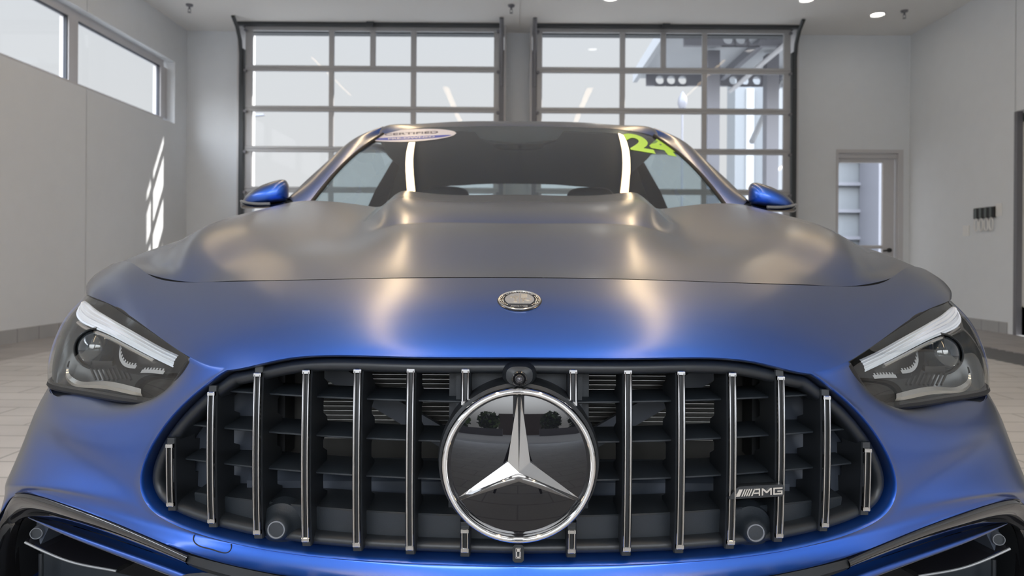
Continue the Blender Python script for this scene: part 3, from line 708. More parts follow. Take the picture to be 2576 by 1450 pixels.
# ---- grille bars
bars = [(136, 929, 1019), (274, 929, 1385), (408, 931, 1378), (537, 934, 1366), (660, 942, 1348), (777, 990, 1320), (884, 1121, 1278)]
def bar(sx, a, bt, bb, cap_top=True, cap_bot=True, low_piece=False):
    x = a / F * yg(a / F * .98)
    n = 26
    zt = H - (bt - HZ) * yg(x, .66) / F; zb = H - (bb - HZ) * yg(x, .43) / F
    et, eb = (.008 if cap_top else .004), (.008 if cap_bot else .004)
    zs = np.linspace(zt + et, zb - eb, n)
    # backing fin: a plate standing fore and aft
    hw = .0068; rings = []
    for z in zs:
        y = yg(x, z) + .003; dp = .085 + (.0 if abs(((z - .475) / .0525) % 1 - .5) > .28 else -.022)
        rings.append([(x - hw, y + dp, z), (x - hw, y + .002, z), (x - hw + .0015, y, z), (x + hw - .0015, y, z), (x + hw, y + .002, z), (x + hw, y + dp, z)])
    v = [(p[0] * sx, p[1], p[2]) for r in rings for p in r]; f = []
    for i in range(n - 1):
        for k in range(6):
            q = (i * 6 + k, i * 6 + (k + 1) % 6, (i + 1) * 6 + (k + 1) % 6, (i + 1) * 6 + k); f.append(q if sx > 0 else q[::-1])
    f += [tuple(range(6)), tuple(range((n - 1) * 6, n * 6))]
    root = MB().add(v, f).build('grille_bar', M['satin_black'], CAR, auto=30)
    # chrome strip: a long loop with a slot
    w = .0052; sl = .0022
    zs = np.linspace(zt, zb, n); y0 = lambda z: yg(x, z) - .003
    m = MB()
    def strand(xa, xb):
        R = []
        for z in zs:
            y = y0(z); R.append([(xa, y + .006, z), (xa, y + .001, z), (xa + .0008, y, z), (xb - .0008, y, z), (xb, y + .001, z), (xb, y + .006, z)])
        vv = [(p[0] * sx, p[1], p[2]) for r in R for p in r]; ff = []
        for i in range(n - 1):
            for k in range(5):
                q = (i * 6 + k, i * 6 + k + 1, (i + 1) * 6 + k + 1, (i + 1) * 6 + k); ff.append(q if sx > 0 else q[::-1])
        m.add(vv, ff)
    strand(x - w, x - sl); strand(x + sl, x + w)
    for z0, z1 in ((zt, zt - .006), (zb + .006, zb)):
        xs = sorted((sx * (x - w), sx * (x + w))); ym = y0((z0 + z1) / 2)
        m.bbox(xs[0], xs[1], ym, ym + .006, min(z0, z1), max(z0, z1), .0008)
    s = m.build('chrome_strip', M['chrome_dark'], root, auto=30)
    return root
for sx in (-1, 1):
    for i, (a, bt, bb) in enumerate(bars):
        bar(sx, a, bt, bb)
    bar(sx, 135, 1331, 1390)

# ---- horizontal vanes behind the bars
for z, xe in ((.632, .435), (.577, .50), (.524, .505), (.472, .49)):
    xe = min(xe, [x for x in np.linspace(.3, .55, 200) if inner_z(x)[0] < z < inner_z(x)[1]][-1] + .004)
    xs = np.linspace(-xe, xe, 81)
    top = []
    for x in xs:
        yf = yg(x, z) + .032; yb = yf + .08
        prof = [(x, yb, z), (x, yf + .002, z), (x, yf, z - .001), (x, yf, z - .003), (x, yf + .002, z - .004), (x, yb, z - .004)]
        if z < .48:
            zl = inner_z(x)[0] - .004
            prof = [(x, yb, z), (x, yf + .002, z), (x, yf, z - .002), (x, yf + .004, min(zl, z - .004)), (x, yf + .03, min(zl, z - .004)), (x, yb, min(zl, z - .004))]
        top.append(prof)
    MB().grid(np.array(top)).build('grille_vane', M['vane'], CAR, auto=30)
# partition walls between vanes in the outer cells (duct faces)
for sx in (-1, 1):
    d = MB(); R = []
    for x in np.linspace(.392, .52, 12):
        z0, z1 = inner_z(x); R.append([(sx * x, yg(x) + .075 + (.52 - x) * .25, z0 - .01), (sx * x, yg(x) + .085 + (.52 - x) * .25, z1 + .01)])
    d.grid(np.array(R)).build('air_duct', M['beam'], CAR)

# ---- radiator pack behind the grille
MB().box(-.40, .40, 1.20, 1.23, .44, .74).build('radiator', M['radiator'], CAR, smooth=False)
m = MB()
for i in range(21):
    z = .520 + i * .0078; m.bbox(-.345, .345, 1.192, 1.200, z, z + .0017, .0004)
m.box(-.350, -.344, 1.188, 1.2, .515, .69); m.box(.344, .350, 1.188, 1.2, .515, .69)
m.build('cooler_fins', M['alu'], CAR, smooth=False)
for sx in (-1, 1):
    m = MB(); a, b_ = np.array((sx * .345, 1.17, .655)), np.array((sx * .12, 1.15, .530)); n_ = np.array((0.0, 0, .018))
    m.add([a + n_, a - n_, b_ - n_, b_ + n_, a + n_ + (0, .012, 0), a - n_ + (0, .012, 0), b_ - n_ + (0, .012, 0), b_ + n_ + (0, .012, 0)],
          [(0, 1, 2, 3), (4, 7, 6, 5), (0, 3, 7, 4), (1, 5, 6, 2), (0, 4, 5, 1), (2, 6, 7, 3)]).build('support_strut', M['beam'], CAR, smooth=False)
    MB().box(sx * .395 - .010, sx * .395 + .010, 1.15, 1.2, .50, .74).build('frame_post', M['satin_black'], CAR, smooth=False)
MB().bbox(-.42, .42, 1.08, 1.17, .445, .498, .015).build('bumper_beam', M['beam'], CAR, auto=40)
MB().box(-.56, .56, 1.25, 1.27, .36, .76).build('front_bulkhead', M['dark'], CAR, smooth=False)

# ---- star emblem
SC = np.array((0.0, .915, H - (1172 - HZ) * .915 / F)); RR = .1022
star = MB(); star.lathe([(RR + .006, .07), (RR + .007, .03), (RR + .004, .012), (RR - .002, .008)], SC, 'Y', 96)
emb = star.build('emblem', M['satin_black'], CAR)
MB().lathe([(0.0, -.008)] + [(.0925 * t, -.008 + .012 * t * t) for t in np.linspace(.04, 1, 16)], SC, 'Y', 96).build('cover_glass', M['starglass'], emb, auto=60)
prof = [(RR - .0015 + .0055 * math.cos(a) - .004, .003 + .008 * math.sin(a)) for a in np.linspace(math.pi * .05, -math.pi * 1.05, 14)]
prof = [(RR, .010), (RR, .002), (RR - .001, -.002), (RR - .003, -.0045), (RR - .0055, -.0055), (RR - .008, -.004), (RR - .0095, -.001), (RR - .0102, .006)]
MB().lathe(prof, SC, 'Y', 128).build('emblem_ring', M['chrome'], emb, auto=60)
m = MB(); pts = []
for k in range(3):
    at = math.pi / 2 + k * 2 * math.pi / 3
    pts.append(('t', at, .0900)); pts.append(('n', at + math.pi / 3, .0168))
zf = lambda r: -.008 + .012 * (r / .0925) ** 2
v = [(SC[0], SC[1] - .030, SC[2])]
for kind, at, r in pts:
    if kind == 't':
        wv = .0022
        px_, pz_ = -math.sin(at), math.cos(at)
        # tip: two corners, with a low ridge point
        for s_, h_ in ((-1, .0), (0, -.005), (1, .0)):
            v.append((SC[0] + r * math.cos(at) + s_ * wv * px_, SC[1] + zf(r) - .0005 + h_, SC[2] + r * math.sin(at) + s_ * wv * pz_))
    else:
        v.append((SC[0] + r * math.cos(at), SC[1] - .013, SC[2] + r * math.sin(at)))
f = []
# vertex order: 0 centre, then t0(-,0,+), n0, t1(-,0,+), n1, t2(-,0,+), n2
for k in range(3):
    b0 = 1 + 4 * k; nprev = 1 + 4 * ((k - 1) % 3) + 3; nn = b0 + 3
    f += [(0, nprev, b0, b0 + 1), (0, b0 + 1, b0 + 2, nn)]
nb = len(v); ring = []
for k in range(3):
    b0 = 1 + 4 * k; ring += [b0, b0 + 1, b0 + 2, b0 + 3]
for i in ring:
    r_ = math.hypot(v[i][0] - SC[0], v[i][2] - SC[2]); v.append((v[i][0], SC[1] + zf(r_) + .002, v[i][2]))
for i in range(len(ring)): f.append((ring[i], ring[(i + 1) % len(ring)], nb + (i + 1) % len(ring), nb + i))
m.add(v, f).build('three_pointed_star', M['chrome'], emb, smooth=False)
# centre block behind the emblem and its mounts
m = MB(); m.bbox(-.088, .088, .975, 1.0, .60, .69, .006); m.bbox(-.088, .088, .975, 1.0, .40, .47, .006); m.box(-.1, .1, 1.0, 1.02, .42, .69)
m.build('emblem_carrier', M['vane'], CAR, smooth=False)
t_ = MB().bbox(-.0075, .0075, .93, .99, .424, .448, .003).build('tow_cap', M['satin_black'], CAR, smooth=False)
m = MB(); m.bbox(-.0035, -.0015, .9275, .932, .431, .443, .0005); m.bbox(.0015, .0035, .9275, .932, .431, .443, .0005); m.bbox(-.0035, .0035, .9275, .932, .439, .444, .0005); m.bbox(-.0035, .0035, .9275, .932, .430, .433, .0005)
m.build('chrome_clip', M['chrome'], t_, smooth=False)

# ---- front camera pod
cz = H - (944 - HZ) * .93 / F
m = MB(); n = 40
prof = [(0.35, -.026), (0.75, -.022), (.93, -.012), (1.0, .0), (1.02, .03), (1.02, .06)]
v = []; f = []
for (s_, h_) in [(0.0, -.027)] + prof:
    for k in range(n):
        a = 2 * math.pi * k / n; ca, sa = math.cos(a), math.sin(a)
        ex = .7
        xx = .0235 * math.copysign(abs(ca) ** ex, ca) * s_ * (1.0 if sa > 0 else 1 - .18 * sa * sa); zz = .0165 * math.copysign(abs(sa) ** ex, sa) * s_
        v.append((xx, .945 + h_ + .25 * abs(min(0, 0)), cz + zz))
for i in range(len(prof)):
    for k in range(n): f.append((i * n + k, i * n + (k + 1) % n, (i + 1) * n + (k + 1) % n, (i + 1) * n + k))
pod = m.add(v, f).build('camera_pod', M['satin_black'], CAR)
pc = (0.0, .919, cz - .003)
m = MB(); m.lathe([(.0105, .004), (.0103, -.002), (.0085, -.004), (.0075, -.001), (.006, -.003), (.0052, -.0035)], pc, 'Y', 40); m.build('lens_ring', M['gloss_black'], pod)
m = MB(); m.lathe([(.0052, -.0035), (.0045, -.0045), (.0040, -.0035)], pc, 'Y', 40); m.build('silver_ring', M['chrome_soft'], pod)
m = MB(); m.lathe([(.0040, -.003), (.003, -.0048), (.0015, -.0058), (0, -.006)], pc, 'Y', 32); m.build('camera_lens', mat('camera_glass', (0.03, 0.03, 0.04), rough=0.02, coat=1.0, coat_r=0.0), pod)

# ---- parking sensors in the grille
def sensor(a, b, Y, sx, holder=True):
    c_ = P(a, b, Y); c_[0] *= sx
    root = MB().lathe([(.034, .03), (.030, .012), (.022, .006), (.018, .0), (.0165, -.006), (.0135, -.009), (.0125, -.0085)], c_, 'Y', 40).build('parking_sensor', M['vane'], CAR)
    MB().lathe([(.0125, -.0085), (.0122, -.0100), (.0108, -.0100), (.0105, -.0085)], c_, 'Y', 40).build('sensor_ring', mat('sensor_grey', (0.16, 0.17, 0.19), 0.3) if 'sensor_grey' not in bpy.data.materials else bpy.data.materials['sensor_grey'], root)
    MB().lathe([(.0105, -.0085), (.0, -.0088)], c_, 'Y', 40).build('sensor_face', M['vane'], root)
sensor(603, 1331, .995, -1); sensor(592, 1331, .995, 1)

# ---- AMG grille script
def lettering(parts, fn, z0, h):
    """parts: list of 2D polygons"""
    m = MB()
    for p in parts:
        v, f = extr(p, h, fn, z0); m.add(v, f)
    return m
def amg(u, sl=0.45):
    """polygons of the slashes-and-letters mark, unit height, origin at left bottom"""
    out = []; x = 0.0
    def para(x0, w): return [(x0, 0), (x0 + w, 0), (x0 + w + sl, 1), (x0 + sl, 1)]
    # block
    out.append([(0, 0), (.55, 0), (.55 + sl, 1), (sl, 1)])
    for i in range(4): out.append(para(.78 + .34 * i, .20))
    # A
    x = 2.25
    out += [[(x, 0), (x + .22, 0), (x + .22 + sl, 1), (x + sl, 1)], [(x + .1 + sl, 1), (x + .1 + sl - .09, .80), (x + 1.35, .80), (x + 1.35, 1)],
            [(x + 1.15, 0), (x + 1.35, 0), (x + 1.35, .8), (x + 1.15, .8)], [(x + .42, .28), (x + .50, .46), (x + 1.15, .46), (x + 1.15, .28)]]
    # M
    x = 3.85
    out += [[(x, 0), (x + .22, 0), (x + .22, 1), (x, 1)], [(x + 1.3, 0), (x + 1.52, 0), (x + 1.52, 1), (x + 1.3, 1)],
            [(x + .22, 1), (x + .22, .72), (x + .66, .30), (x + .76, .55)], [(x + .76, .55), (x + .86, .30), (x + 1.3, .72), (x + 1.3, 1)], [(x + .66, .30), (x + .86, .30), (x + .76, .55)]]
    # G
    x = 5.6
    out += [[(x, 0), (x + .22, 0), (x + .22, 1), (x, 1)], [(x + .22, .80), (x + 1.4, .80), (x + 1.4, 1), (x + .22, 1)], [(x + .22, 0), (x + 1.4, 0), (x + 1.4, .2), (x + .22, .2)],
            [(x + 1.2, .2), (x + 1.4, .2), (x + 1.4, .58), (x + 1.2, .58)], [(x + .62, .40), (x + 1.2, .40), (x + 1.2, .58), (x + .62, .58)]]
    return [[(px_ * u, py_ * u) for px_, py_ in p] for p in out]
YS = .965
bl, br = np.array((533., 1251.)), np.array((675., 1237.))
pl = P(536, 1236.5, YS); pr = P(676, 1228, YS + .012)
ux = (pr - pl); Lx = np.linalg.norm(ux); ux /= Lx; uz = np.array((0, 0, 1.0)); uy = np.cross(ux, uz)
def amap(x, y, z): return pl + ux * x + uz * y + uy * (-z) * 1.0
uy = np.cross(uz, ux)   # points away from camera
m = MB(); v, f = extr([(-.004, -.0085), (.074, -.0085), (.0765, -.006), (.0765, .0065), (.074, .0085), (.010, .0085), (.006, .006), (-.005, -.006)], .012, lambda x, y, z: pl + ux * x + uz * y - uy * z, -.010)
root = m.add(v, f).build('side_script', M['satin_black'], CAR, smooth=False)
lettering(amg(.0098), lambda x, y, z: pl + ux * (x + .0045) + uz * (y - .0048) - uy * z, .002, .0022).build('chrome_letters', M['chrome_soft'], root, smooth=False)
m = MB(); v, f = extr([(.008, .0), (.074, .0), (.074, .0085), (.010, .0085)], .05, lambda x, y, z: pl + ux * x + uz * y - uy * z, -.055); 
m.add(v, f).build('script_bracket', M['vane'], root, smooth=False)

# ---- round badge on the nose
bc = P(2, 755, 1.028); bc = np.array((bc[0], bc[1], bc[2]))
# local frame from the nose panel's slope at the centre
th = math.atan2(P(0, 735, 1.062)[2] - P(0, 775, 1.0)[2], P(0, 735, 1.062)[1] - P(0, 775, 1.0)[1])
th = math.radians(31)
BX = np.array((1.0, 0, 0)); BY = np.array((0, math.cos(th), math.sin(th))); BZ = np.array((0, -math.sin(th), math.cos(th)))
bc = P(1, 755, 1.030)
# find the surface point nearest to that pixel row
gx = GN[:, 0]; bb_ = HZ - (gx[:, 2] - H) * F / gx[:, 1]; i = int(np.argmin(abs(bb_ - 756))); 
w_ = (756 - bb_[i - 1]) / (bb_[i] - bb_[i - 1]); bc = gx[i - 1] * (1 - w_) + gx[i] * w_
tg = gx[i - 2] - gx[i + 2]; tg /= np.linalg.norm(tg); BY = tg; BZ = np.cross(BX, BY); bc = bc - BZ * .0012
def bmap(x, y, z): return bc + BX * x + BY * y + BZ * z
def blathe(prof, n=72):
    m = MB(); v = []; f = []
    for r, h in prof:
        for k in range(n):
            a = 2 * math.pi * k / n; v.append(bmap(r * math.cos(a), r * math.sin(a), h))
    for i in range(len(prof) - 1):
        for k in range(n): f.append((i * n + k, i * n + (k + 1) % n, (i + 1) * n + (k + 1) % n, (i + 1) * n + k))
    return m.add(v, f)
RB = .0305
badge = blathe([(RB + .0026, -.001), (RB + .0024, .0012), (RB + .0014, .0016), (RB, .0012)]).build('round_badge', M['badge_black'], CAR)
blathe([(RB + .0012, .000), (RB + .0010, .0026), (RB, .0034), (RB - .0012, .0030), (RB - .0018, .0018)]).build('badge_ring', M['chrome_soft'], badge)
blathe([(RB - .0015, .0020), (.02, .0021), (0.0, .0021)]).build('badge_field', M['badge_black'], badge, smooth=False)
# inner silver disc, cut flat below
pol = [(.0215 * math.cos(a), .0215 * math.sin(a) + .001) for a in np.linspace(-math.radians(42), math.pi + math.radians(42), 50)]
v, f = extr(pol, .0006, bmap, .0022); MB().add(v, f).build('silver_field', M['silver'], badge, smooth=False)
m = MB()
def arc_text(s, r, a0, a1, size):
    for i, ch in enumerate(s):
        a = a0 + (a1 - a0) * i / (len(s) - 1)
        v, f = text_verts(ch, size, .0002, offset=size * .02)
        ca, sa = math.cos(a - math.pi / 2), math.sin(a - math.pi / 2)
        m.add([bmap(r * math.cos(a) + x * ca - y * sa, r * math.sin(a) + x * sa + y * ca, .0026 + z) for x, y, z in v], f)
arc_text('AFFALTERBACH', .0252, math.radians(138), math.radians(42), .0052)
v = []
for sx in (-1, 1):      # laurel leaves either side
    for i in range(7):
        a = math.radians(-42 + 11 * i) if sx > 0 else math.radians(222 - 11 * i)
        for dr in (-.0015, .0015):
            r = .0262 + dr; t0 = a + math.pi / 2 * (1 if sx > 0 else -1) + (.35 if dr > 0 else -.35) * (-sx)
            c_ = (r * math.cos(a), r * math.sin(a)); d_ = (math.cos(t0), math.sin(t0))
            m.add([bmap(c_[0] - d_[0] * .0022, c_[1] - d_[1] * .0022, .0026), bmap(c_[0] - d_[1] * .0008, c_[1] + d_[0] * .0008, .0029), bmap(c_[0] + d_[0] * .0022, c_[1] + d_[1] * .0022, .0026), bmap(c_[0] + d_[1] * .0008, c_[1] - d_[0] * .0008, .0029)], [(0, 1, 2, 3)])
for p in amg(.0036):
    v, f = extr(p, .0005, bmap, 0); m.add([q + BZ * .0024 + BX * (-.0135) + BY * (-.0235) for q in v], f)
m.build('badge_lettering', M['silver'], badge, smooth=False)
m = MB()                # relief in the silver field: tree, dividing line, cam and valve
M['relief'] = mat('badge_relief', (0.52, 0.46, 0.38), rough=0.35, metal=0.6)
v, f = extr([(-.0003, -.012), (.0003, -.012), (.0003, .022), (-.0003, .022)], .0004, bmap, .0028); m.add(v, f)
rng = np.random.RandomState(4)
for i in range(22):
    a, r = rng.rand() * 6.28, .0055 * math.sqrt(rng.rand()); cx_, cy_ = -.0078 + r * math.cos(a) * 1.0, .0075 + r * math.sin(a)
    v, f = extr([(cx_ + .0010 * math.cos(t), cy_ + .0010 * math.sin(t)) for t in np.linspace(0, 6.28, 7)[:-1]], .0004, bmap, .0028); m.add(v, f)
v, f = extr([(-.0090, -.0085), (-.0035, -.0085), (-.0050, -.004), (-.0058, .004), (-.0074, .004), (-.0068, -.004)], .0004, bmap, .0028); m.add(v, f)
for i in range(5):
    v, f = extr([(.0025, .0175 - i * .0022), (.0115, .0175 - i * .0022), (.0115, .0165 - i * .0022), (.0025, .0165 - i * .0022)], .0004, bmap, .0028); m.add(v, f)
v, f = extr([(.0125 + .0052 * math.cos(t), .0005 + .0052 * math.sin(t)) for t in np.linspace(0, 6.28, 25)[:-1]], .0006, bmap, .0028); m.add(v, f)
v, f = extr([(.0042, -.0085), (.0062, -.0085), (.0062, .002), (.0085, .0045), (.0020, .0045), (.0042, .002)], .0004, bmap, .0028); m.add(v, f)
m.build('badge_relief', M['relief'], badge, smooth=False)
v, f = extr([(.0125 + .0034 * math.cos(t), .0005 + .0034 * math.sin(t)) for t in np.linspace(0, 6.28, 25)[:-1]], .0004, bmap, .0034)
MB().add(v, f).build('badge_centre', M['silver'], badge, smooth=False)

# ---- headlights
lens_rows = [
    [(828, 908, 1.033), (880, 873, 1.095), (940, 832, 1.168), (1000, 793, 1.24), (1050, 764, 1.315), (1087, 750, 1.385)],
    [(849, 943, 1.045), (915, 908, 1.10), (985, 870, 1.17), (1055, 833, 1.25), (1105, 808, 1.315), (1136, 800, 1.375)],
    [(877, 984, 1.068), (948, 950, 1.115), (1020, 922, 1.170), (1090, 895, 1.232), (1138, 875, 1.283), (1170, 868, 1.335)],
    [(908, 1012, 1.093), (972, 990, 1.128), (1044, 972, 1.174), (1113, 953, 1.227), (1158, 938, 1.268), (1184, 925, 1.31)],
    [(935, 1020, 1.108), (1000, 1013, 1.140), (1062, 1003, 1.178), (1122, 993, 1.222), (1164, 985, 1.255), (1184, 975, 1.28)],
]
LR = [[P(*p) for p in r] for r in lens_rows]
# wrap round to the wing
wrap = [Wp(.905, 1.56, .735), Wp(.915, 1.54, .705), Wp(.918, 1.50, .665), Wp(.916, 1.45, .625), Wp(.908, 1.39, .595)]
for r, w in zip(LR, wrap): r.append(w)
GL = surf(LR, 8, 8)
def sub(G_, u0, u1, v0, v1):
    a, b_ = G_.shape[:2]; return G_[int(u0 * (a - 1)):int(u1 * (a - 1)) + 1, int(v0 * (b_ - 1)):int(v1 * (b_ - 1)) + 1]
def Lp(u, v, back=0.0, inn=0.0):
    """point on the lens surface, u down 0..1, v outward 0..1, pushed back"""
    a, b_ = GL.shape[:2]; fu, fv = np.clip(u, 0, 1) * (a - 1), np.clip(v, 0, 1) * (b_ - 1); i, j = min(int(fu), a - 2), min(int(fv), b_ - 2); s, t = fu - i, fv - j
    p = GL[i, j] * (1 - s) * (1 - t) + GL[i + 1, j] * s * (1 - t) + GL[i, j + 1] * (1 - s) * t + GL[i + 1, j + 1] * s * t
    return p + np.array((-back * .35, back, 0)) + np.array((-inn, 0, 0))
def Lpx(a, b, back):
    """inside point that projects to (a,b) at 'back' behind the lens"""
    V = GL[:, :39].reshape(-1, 3); pa = V[:, 0] / V[:, 1] * F; pb = HZ - (V[:, 2] - H) / V[:, 1] * F
    d = (pa - a) ** 2 + (pb - b) ** 2; k = np.argsort(d)[:6]; w = 1 / (d[k] + 4); Y = (V[k, 1] * w).sum() / w.sum()
    return P(a, b, Y + back)
def headlight(sx):
    X = np.array((sx, 1, 1))
    edge = np.concatenate([GL[0, ::-1], GL[1:, 0], GL[-1, 1:], GL[::-1, -1][1:-1]])
    # housing bowl: lens pushed back with walls
    Gb = np.stack([[Lp(u, v, (.068 * (1 - float(sstep((v - .53) / .20))) + .008) * min(1, .25 + 4 * v * 1.0)) for v in np.linspace(0, 1, 22)] for u in np.linspace(0, 1, 14)])
    E = [GL[0] * X, ]
    m = MB(); m.grid(Gb * X)
    a_, b_ = 14, 22
    bnd = np.concatenate([Gb[0], Gb[1:, -1], Gb[-1, ::-1][1:], Gb[::-1, 0][1:]]); 
    lb = np.array([Lp(0, v) for v in np.linspace(0, 1, 22)] + [Lp(u, 1) for u in np.linspace(0, 1, 14)][1:] + [Lp(1, v) for v in np.linspace(1, 0, 22)][1:] + [Lp(u, 0) for u in np.linspace(1, 0, 14)][1:]) + np.array((0, .003, 0))
    m.grid(np.stack([bnd, lb]) * X)
    root = m.build('headlight', M['housing'], CAR, auto=50)
    # black bezel along the inner and lower edge
    bp = []
    path = [Lp(0, v) for v in np.linspace(.9, 0, 22)] + [Lp(u, 0) for u in np.linspace(.04, 1, 16)] + [Lp(1, v) for v in np.linspace(.03, 1, 24)] + [Lp(u, 1) for u in np.linspace(.96, 0, 8)]
    rr = [.003] * 22 + [.006] * 16 + [.0065] * 24 + [.004] * 8
    MB().tube([(p + np.array((-.001, .006, 0.0))) * X for p in path], rr, 8).build('bezel', M['rubber'], root)
    # daytime light guide: broad stepped band along the top, hooking down at the outer end
    c1 = [(1097, 770), (1110, 793), (1100, 822), (1065, 830), (1010, 846), (950, 868), (900, 890), (858, 910)]
    up = [(1091, 764), (1080, 772), (1066, 784), (1046, 797), (1003, 822), (953, 850), (903, 878), (856, 900)]
    lo = [(1097, 772), (1110, 790), (1108, 812), (1085, 828), (1040, 846), (980, 876), (920, 907), (868, 932)]
    bk = (.001, .001, .002, .003, .006, .012, .016, .018); U = curve([Lpx(*p, k_) for p, k_ in zip(up, bk)], 40); Lo = curve([Lpx(*p, k_ + .001) for p, k_ in zip(lo, bk)], 40)
    m = MB(); R = []
    for s in np.linspace(0, 1, 13):
        st = math.floor(s * 4 + 1e-6) * .0 ; R.append(U * (1 - s) + Lo * s + np.array((0, -.007 * math.sin(math.pi * s) - (.0025 if int(s * 12) % 2 else 0), 0)))
    m.grid(np.array(R) * X); m.build('light_guide', M['drl'], root, auto=20)
    # chrome lip under the guide
    Lo2 = curve([Lpx(a, b + 7, k_) for (a, b), k_ in list(zip(lo, bk))[2:]], 30)[:-5]
    MB().tube([p * X for p in Lo2], .0035, 8).build('guide_trim', M['chrome_soft'], root)
    # projector lens with its shroud
    pc = Lpx(1060, 884, .044) * X
    rot = Matrix.Rotation(sx * math.radians(-12), 3, 'Z')
    MB().lathe([(.040, .03), (.038, -.004), (.036, -.006), (.0345, -.004)], pc, 'Y', 40, rot=rot).build('projector_ring', M['housing'], root)
    MB().lathe([(.0001, -.024), (.010, -.023), (.020, -.018), (.028, -.010), (.034, .0), (.036, .012)], pc, 'Y', 40, rot=rot).build('projector_lens', mat('projector_glass', (.02, .025, .03), .02, coat=1.0, coat_r=0) if 'projector_glass' not in bpy.data.materials else bpy.data.materials['projector_glass'], root, auto=80)
    # shelf below the projector
    m = MB(); pa = [Lpx(a, b, .03) for a, b in ((1108, 905), (1060, 915), (1022, 915))]; pb = [Lpx(a, b, .05) for a, b in ((1100, 925), (1060, 935), (1022, 938))]
    m.grid(np.array([curve(pa, 10), curve(pb, 10)]) * X); m.build('projector_shelf', M['housing'], root)
    # reflector cup with toothed edge
    cup = [(1020, 862), (1020, 905), (1008, 935), (985, 945), (940, 952), (888, 958), (872, 935), (905, 912), (960, 885), (1000, 868)]
    A = np.array([Lpx(*p, .030) for p in cup]); Bk = np.array([Lpx((a - 945) * .72 + 945, (b - 918) * .62 + 915, .065) for a, b in cup])
    m = MB(); n = len(cup)
    m.add(np.concatenate([A, Bk]) * X, [(i, (i + 1) % n, n + (i + 1) % n, n + i) for i in range(n)] + [tuple(range(n, 2 * n))]); m.build('reflector_cup', M['housing_dark'], root, smooth=False)
    m = MB()
    path = curve([Lpx(a, b, .040) for a, b in ((1002, 868), (1006, 900), (996, 925), (965, 934))], 24)
    path2 = curve([Lpx(a, b, .040) for a, b in ((952, 945), (925, 945), (895, 948))], 16)
    for pth in (path, path2):
        for i in range(len(pth) - 1):
            p, q = pth[i], pth[i + 1]; w_ = .010 if i % 2 else .0065
            d = np.array((-.5, 0, .9)); d = d / np.linalg.norm(d) * w_
            m.add(np.array([p, q, q + d, p + d]) * X, [(0, 1, 2, 3)])
    m.build('tooth_strip', M['reflector'], root, smooth=False)
    # finned block below
    m = MB(); 
    for i in range(9):
        a0 = 1075 - i * 11; p0 = Lpx(a0, 935, .045); p1 = Lpx(a0 - 12, 962, .035)
        m.tube([p0 * X, p1 * X], .0022, 6)
    m.build('cooling_ribs', M['housing_dark'], root)
    # chrome lower blade
    U = curve([Lpx(*p, .014) for p in ((1128, 915), (1132, 940), (1120, 958), (1095, 968), (1050, 966), (1000, 972), (950, 985))], 34)
    Lw = curve([Lpx(*p, .010) for p in ((1132, 918), (1140, 950), (1128, 974), (1095, 983), (1050, 985), (1000, 994), (945, 1006))], 34)
    MB().grid(np.array([U, (U + Lw) / 2 + np.array((0, -.003, 0)), Lw]) * X).build('chrome_blade', M['chrome_soft'], root)
    # outer lens
    m = MB(); m.grid(GL * X, flip=(sx > 0)); m.build('lens_cover', M['lens'], root, auto=80)
headlight(-1); headlight(1)

